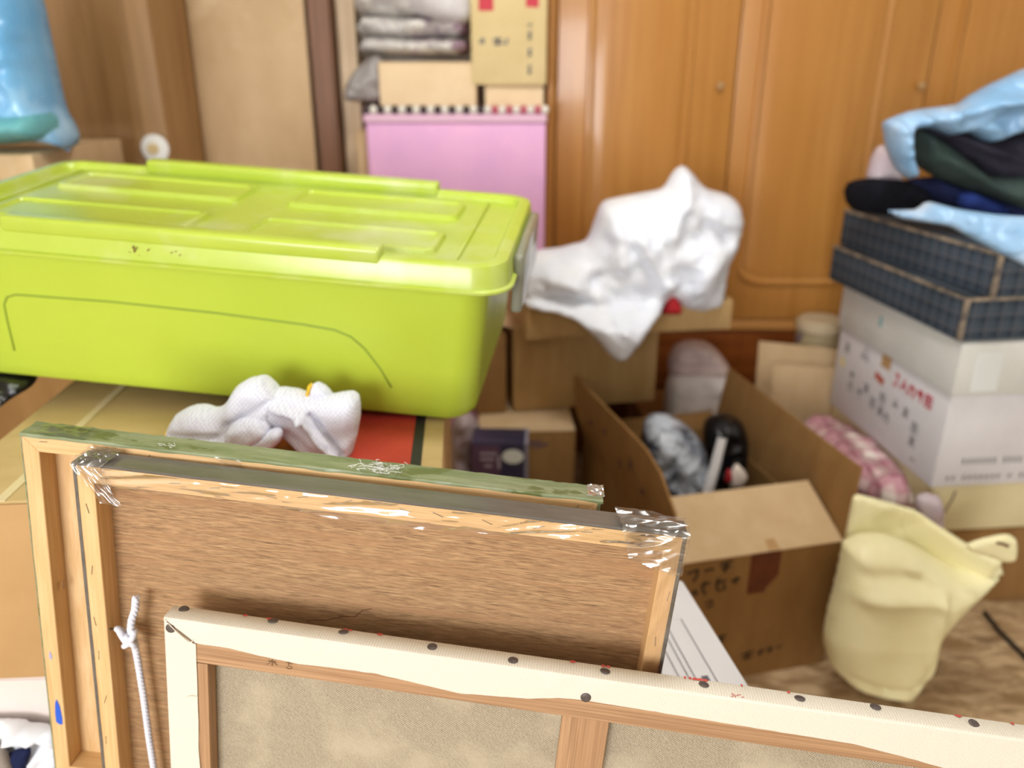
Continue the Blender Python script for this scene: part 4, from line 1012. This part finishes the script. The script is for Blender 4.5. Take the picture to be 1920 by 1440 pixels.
# hanging cord on its screw eye
def cord_strands(path, r, off, pitch):
    mb = MB(); L = 0; P = [Vector(p) for p in path]
    # dense resample
    D = []
    for a, b in zip(P, P[1:]):
        n = max(2, int((b - a).length / .0012))
        for k in range(n): D.append(a.lerp(b, k / n))
    D.append(P[-1])
    for st in range(3):
        pts = []; L = 0
        for i, p in enumerate(D):
            if i: L += (p - D[i - 1]).length
            a = D[max(i - 1, 0)]; b = D[min(i + 1, len(D) - 1)]; d = (b - a).normalized()
            x = d.cross(Vector((0, 1, 0))).normalized(); y = x.cross(d)
            ang = 2 * math.pi * (L / pitch + st / 3)
            pts.append(p + (x * math.cos(ang) + y * math.sin(ang)) * off)
        mb.tube(pts, r, 7)
    return mb
cd = cord_strands([(.0462, .006, .258), (.0485, .007, .23), (.0515, .008, .18), (.0545, .008, .12), (.058, .009, .06), (.062, .009, -.02)], .0022, .0019, .016).build('cord', M_rope, fb, True)
cord_strands([(.047, .004, .262), (.0465, .001, .275), (.0485, .001, .288), (.052, .003, .300), (.0535, .004, .316)], .0024, .002, .016).build('cord_end', M_rope, cd, True)
mb = MB()
for (pth, r_) in (([(.030, .003, .2725), (.034, -.001, .2745), (.039, -.003, .268), (.043, -.003, .262), (.048, -.002, .259)], .0036), ([(.030, .004, .2725), (.035, .008, .265), (.040, .008, .258), (.047, .005, .256)], .0036), ([(.040, -.003, .256), (.046, -.006, .262), (.051, -.003, .27), (.049, .004, .272), (.043, .006, .266)], .0034), ([(.041, .0, .268), (.046, -.005, .266), (.052, -.004, .259), (.050, .003, .254)], .0033)):
    D = [Vector(p) for p in pth]
    fine = []
    for i in range(len(D) - 1):
        p0, p1, p2, p3 = D[max(i - 1, 0)], D[i], D[i + 1], D[min(i + 2, len(D) - 1)]
        for k in range(6):
            t = k / 6; fine.append(.5 * ((2 * p1) + (p2 - p0) * t + (2 * p0 - 5 * p1 + 4 * p2 - p3) * t * t + (3 * p1 - p0 - 3 * p2 + p3) * t ** 3))
    fine.append(D[-1]); mb.tube(fine, r_, 8)
mb.build('knot', M_rope, cd, True)
MB().tube([(.0185, .006, .269), (.026, .005, .270), (.030, .003, .2735), (.0335, .001, .272), (.0345, .001, .268), (.032, .003, .265), (.028, .005, .2675)], .0011, 8).build('screw_eye', M_steel, fb, True)

# C: stretched canvas in front
CW, CH, CT = .905, .4, .022
fc = thing('stretched_canvas', 'stretched linen canvas with cream tacked edges, nearest of the leaning three', 'painting', (-.3928, .6462, .3205), (R(-4.4), R(4.75), R(-6.18)), 'paintings leaning with their backs to the viewer')
fc.scale = (1.0225, 1.0225, 1.0225)
BWD = .047
MB().box(.002, CW - .002, 0, .018, CH - BWD, CH, .0008).build('bar', M_cedX, fc)
CZ = .055
MB().box(.002, CW - .002, 0, .018, CZ, CZ + BWD, .0008).build('bar', M_cedX, fc)
MB().box(.002, .0435, .0004, .018, CZ + BWD, CH - BWD - .001, .0008).build('bar', M_cedZ, fc)
MB().box(CW - .0435, CW - .002, .0004, .018, CZ + BWD, CH - BWD - .001, .0008).build('bar', M_cedZ, fc)
MB().box(.4055, .452, .003, .017, CZ + BWD, CH - BWD - .0012, .0008).build('brace', M_cedZ, fc)
MB().box(.003, CW - .003, .0192, .0205, CZ + .003, CH - .003).build('linen', M_linen, fc)
fold_pts = [(0, .0), (.033, .0235), (.066, .0235), (.10, .0275), (.14, .0303), (.175, .0290), (.216, .0285), (.26, .0330), (.302, .0375), (.34, .0345), (.371, .032), (.40, .0260), (.4223, .0245), (.479, .0256), (.56, .0275), (.6826, .030), (.735, .037), (.7694, .0425), (.9, .044)]
def lerp_t(tab, x):
    if x <= tab[0][0]: return tab[0][1]
    for (a, b), (c, d) in zip(tab, tab[1:]):
        if x <= c: return b + (d - b) * (x - a) / (c - a)
    return tab[-1][1]
def wrap_prof(f, T, s, ns):
    e = .0009 + .0004 * noise.noise(Vector((s * 60, ns, 0)))
    k = .0012 * (1 + noise.noise(Vector((s * 25, ns + 4, 0))))
    out = [(T + .0008, -.02), (T + .0011, .0), (T - .001, .0012), (T * .55, .0012 + k * .3), (.0035, .0014), (.001, .0008), (-.0006, -.0012), (-e - k * .3, -f * .5), (-e, -f)]
    inn = [(-e + .0006, -f), (-.0001, -f * .5), (.0, -.0004), (.0008, .0002), (.003, .0003), (T * .55, .0003), (T - .001, .0003), (T + .0003, -.0004), (T + .0002, -.02)]
    return out + inn
loops = []
for i in range(221):
    x = -.0008 + (CW + .0016) * i / 220
    f = max(.0012, lerp_t(fold_pts, x) + .0005 * noise.noise(Vector((x * 90, 1, 0))))
    loops.append([(x, y, CH + o) for y, o in wrap_prof(f, CT, x, 1)])
MB().loft(loops).build('canvas_edge', M_canvas, fc, 'auto')
for sg in (0, 1):
    loops = []
    for i in range(141):
        z = CZ + (CH - CZ - .0003) * i / 140
        g = min(.0325 + .0016 * noise.noise(Vector((z * 22, 3 + sg, 0))), max(.0015, (CH - z) / .73))
        loops.append([((-o if sg == 0 else CW + o), y - .0002, z) for y, o in wrap_prof(g, CT, z, 7 + sg)])
    MB().loft(loops).build('canvas_edge', M_canvas, fc, 'auto')
tk = None
def tack(p, rot, tilt=0):
    global tk
    if tk is None:
        tk = MB().loft([[(.0052 * a * math.cos(2 * math.pi * k / 14), .0052 * a * math.sin(2 * math.pi * k / 14), z) for k in range(14)] for a, z in ((.9, -.0006), (1, -.0001), (.95, .0004), (.6, .0008), (.2, .0009))]).build('tack', M_tack, fc, True)
        q = tk
    else:
        q = tk.copy(); COL.objects.link(q); q.parent = fc
    q.location = p; q.rotation_euler = rot
for x, y in ((.0122, .0163), (.1048, .0186), (.1785, .0166), (.2698, .0125), (.3512, .0095), (.4417, .0129), (.5375, .0139), (.629, .0135), (.7013, .0169), (.791, .0122), (.87, .014)):
    tack((x, y, CH + .0018), (R(random.uniform(-12, 12)), R(random.uniform(-8, 8)), 0))
tack((.4255, -.0016, CH - .0207), (R(90), 0, 0)); tack((.0068, -.0014, CH - .0098), (R(90), 0, 0))
MB().ribbon([(.0035, -.0019, CH - .002), (.012, -.0021, CH - .009), (.022, -.0022, CH - .0165), (.0315, -.0022, CH - .0232)], .0011, (0, -1, 0)).build('corner_seam', M_pencil, fc, recalc=False)
MB().tube([(.0045, -.002, CH - .003), (.014, -.0025, CH - .0125), (.025, -.0025, CH - .0215), (.0285, -.0025, CH - .0215), (.0305, -.0022, CH - .019)], .0005, 5).build('loose_thread', M_canvas, fc)
MB().tube([(.033, -.001, CH - .088), (.028, -.003, CH - .0865), (.024, -.003, CH - .0875), (.020, -.0025, CH - .0905)], .00035, 5).build('loose_thread', M_canvas, fc)
fm = lambda a, b: (a, -.0009, b)
zz = CH - .0335
marks('pencil_marking', [[(.1115, zz + .004), (.1115, zz - .004)], [(.1075, zz + .0015), (.1155, zz + .0015)], [(.111, zz + .001), (.106, zz - .003)], [(.112, zz + .001), (.117, zz - .002)],
                         [(.1255, zz + .003), (.1325, zz + .002)], [(.129, zz + .0045), (.128, zz - .001), (.1315, zz - .0015), (.1318, zz - .004), (.1278, zz - .0045), (.126, zz - .0025)]], M_pencil, fc, fm, (0, -1, 0), .0007)
random.seed(5)
mb = MB()
for x in [.075, .1, .18, .185, .215, .41, .44, .445, .52, .525, .53, .535, .54, .575, .62, .78, .83]:
    w = random.uniform(.0012, .0035)
    mb.poly([(x - w, CT - .0015 + random.uniform(-.002, 0), CH + .0019), (x, CT - .0035, CH + .0019), (x + w, CT - .002, CH + .0019), (x + w * .6, CT + .0005, CH + .0017), (x - w * .7, CT + .0004, CH + .0017)], [(0, 1, 2, 3, 4)])
for k in range(7):
    x = .565 + random.uniform(-.006, .008); y = .004 + random.uniform(-.002, .002)
    mb.poly([(x, y, CH + .0018), (x + .002, y - .001, CH + .0018), (x + .003, y + .0005, CH + .0018)], [(0, 1, 2)])
mb.build('red_paint_speck', M_redp, fc)['kind'] = 'stuff'
# painted face on the far side of the canvas
MB().box(.001, CW - .001, CT - .0008, CT + .0005, CZ + .001, CH - .001).build('painted_face', mat('painted_face', C(196, 120, 104), C(120, 96, 88), (9, 9, 9), rough=.5), fc)
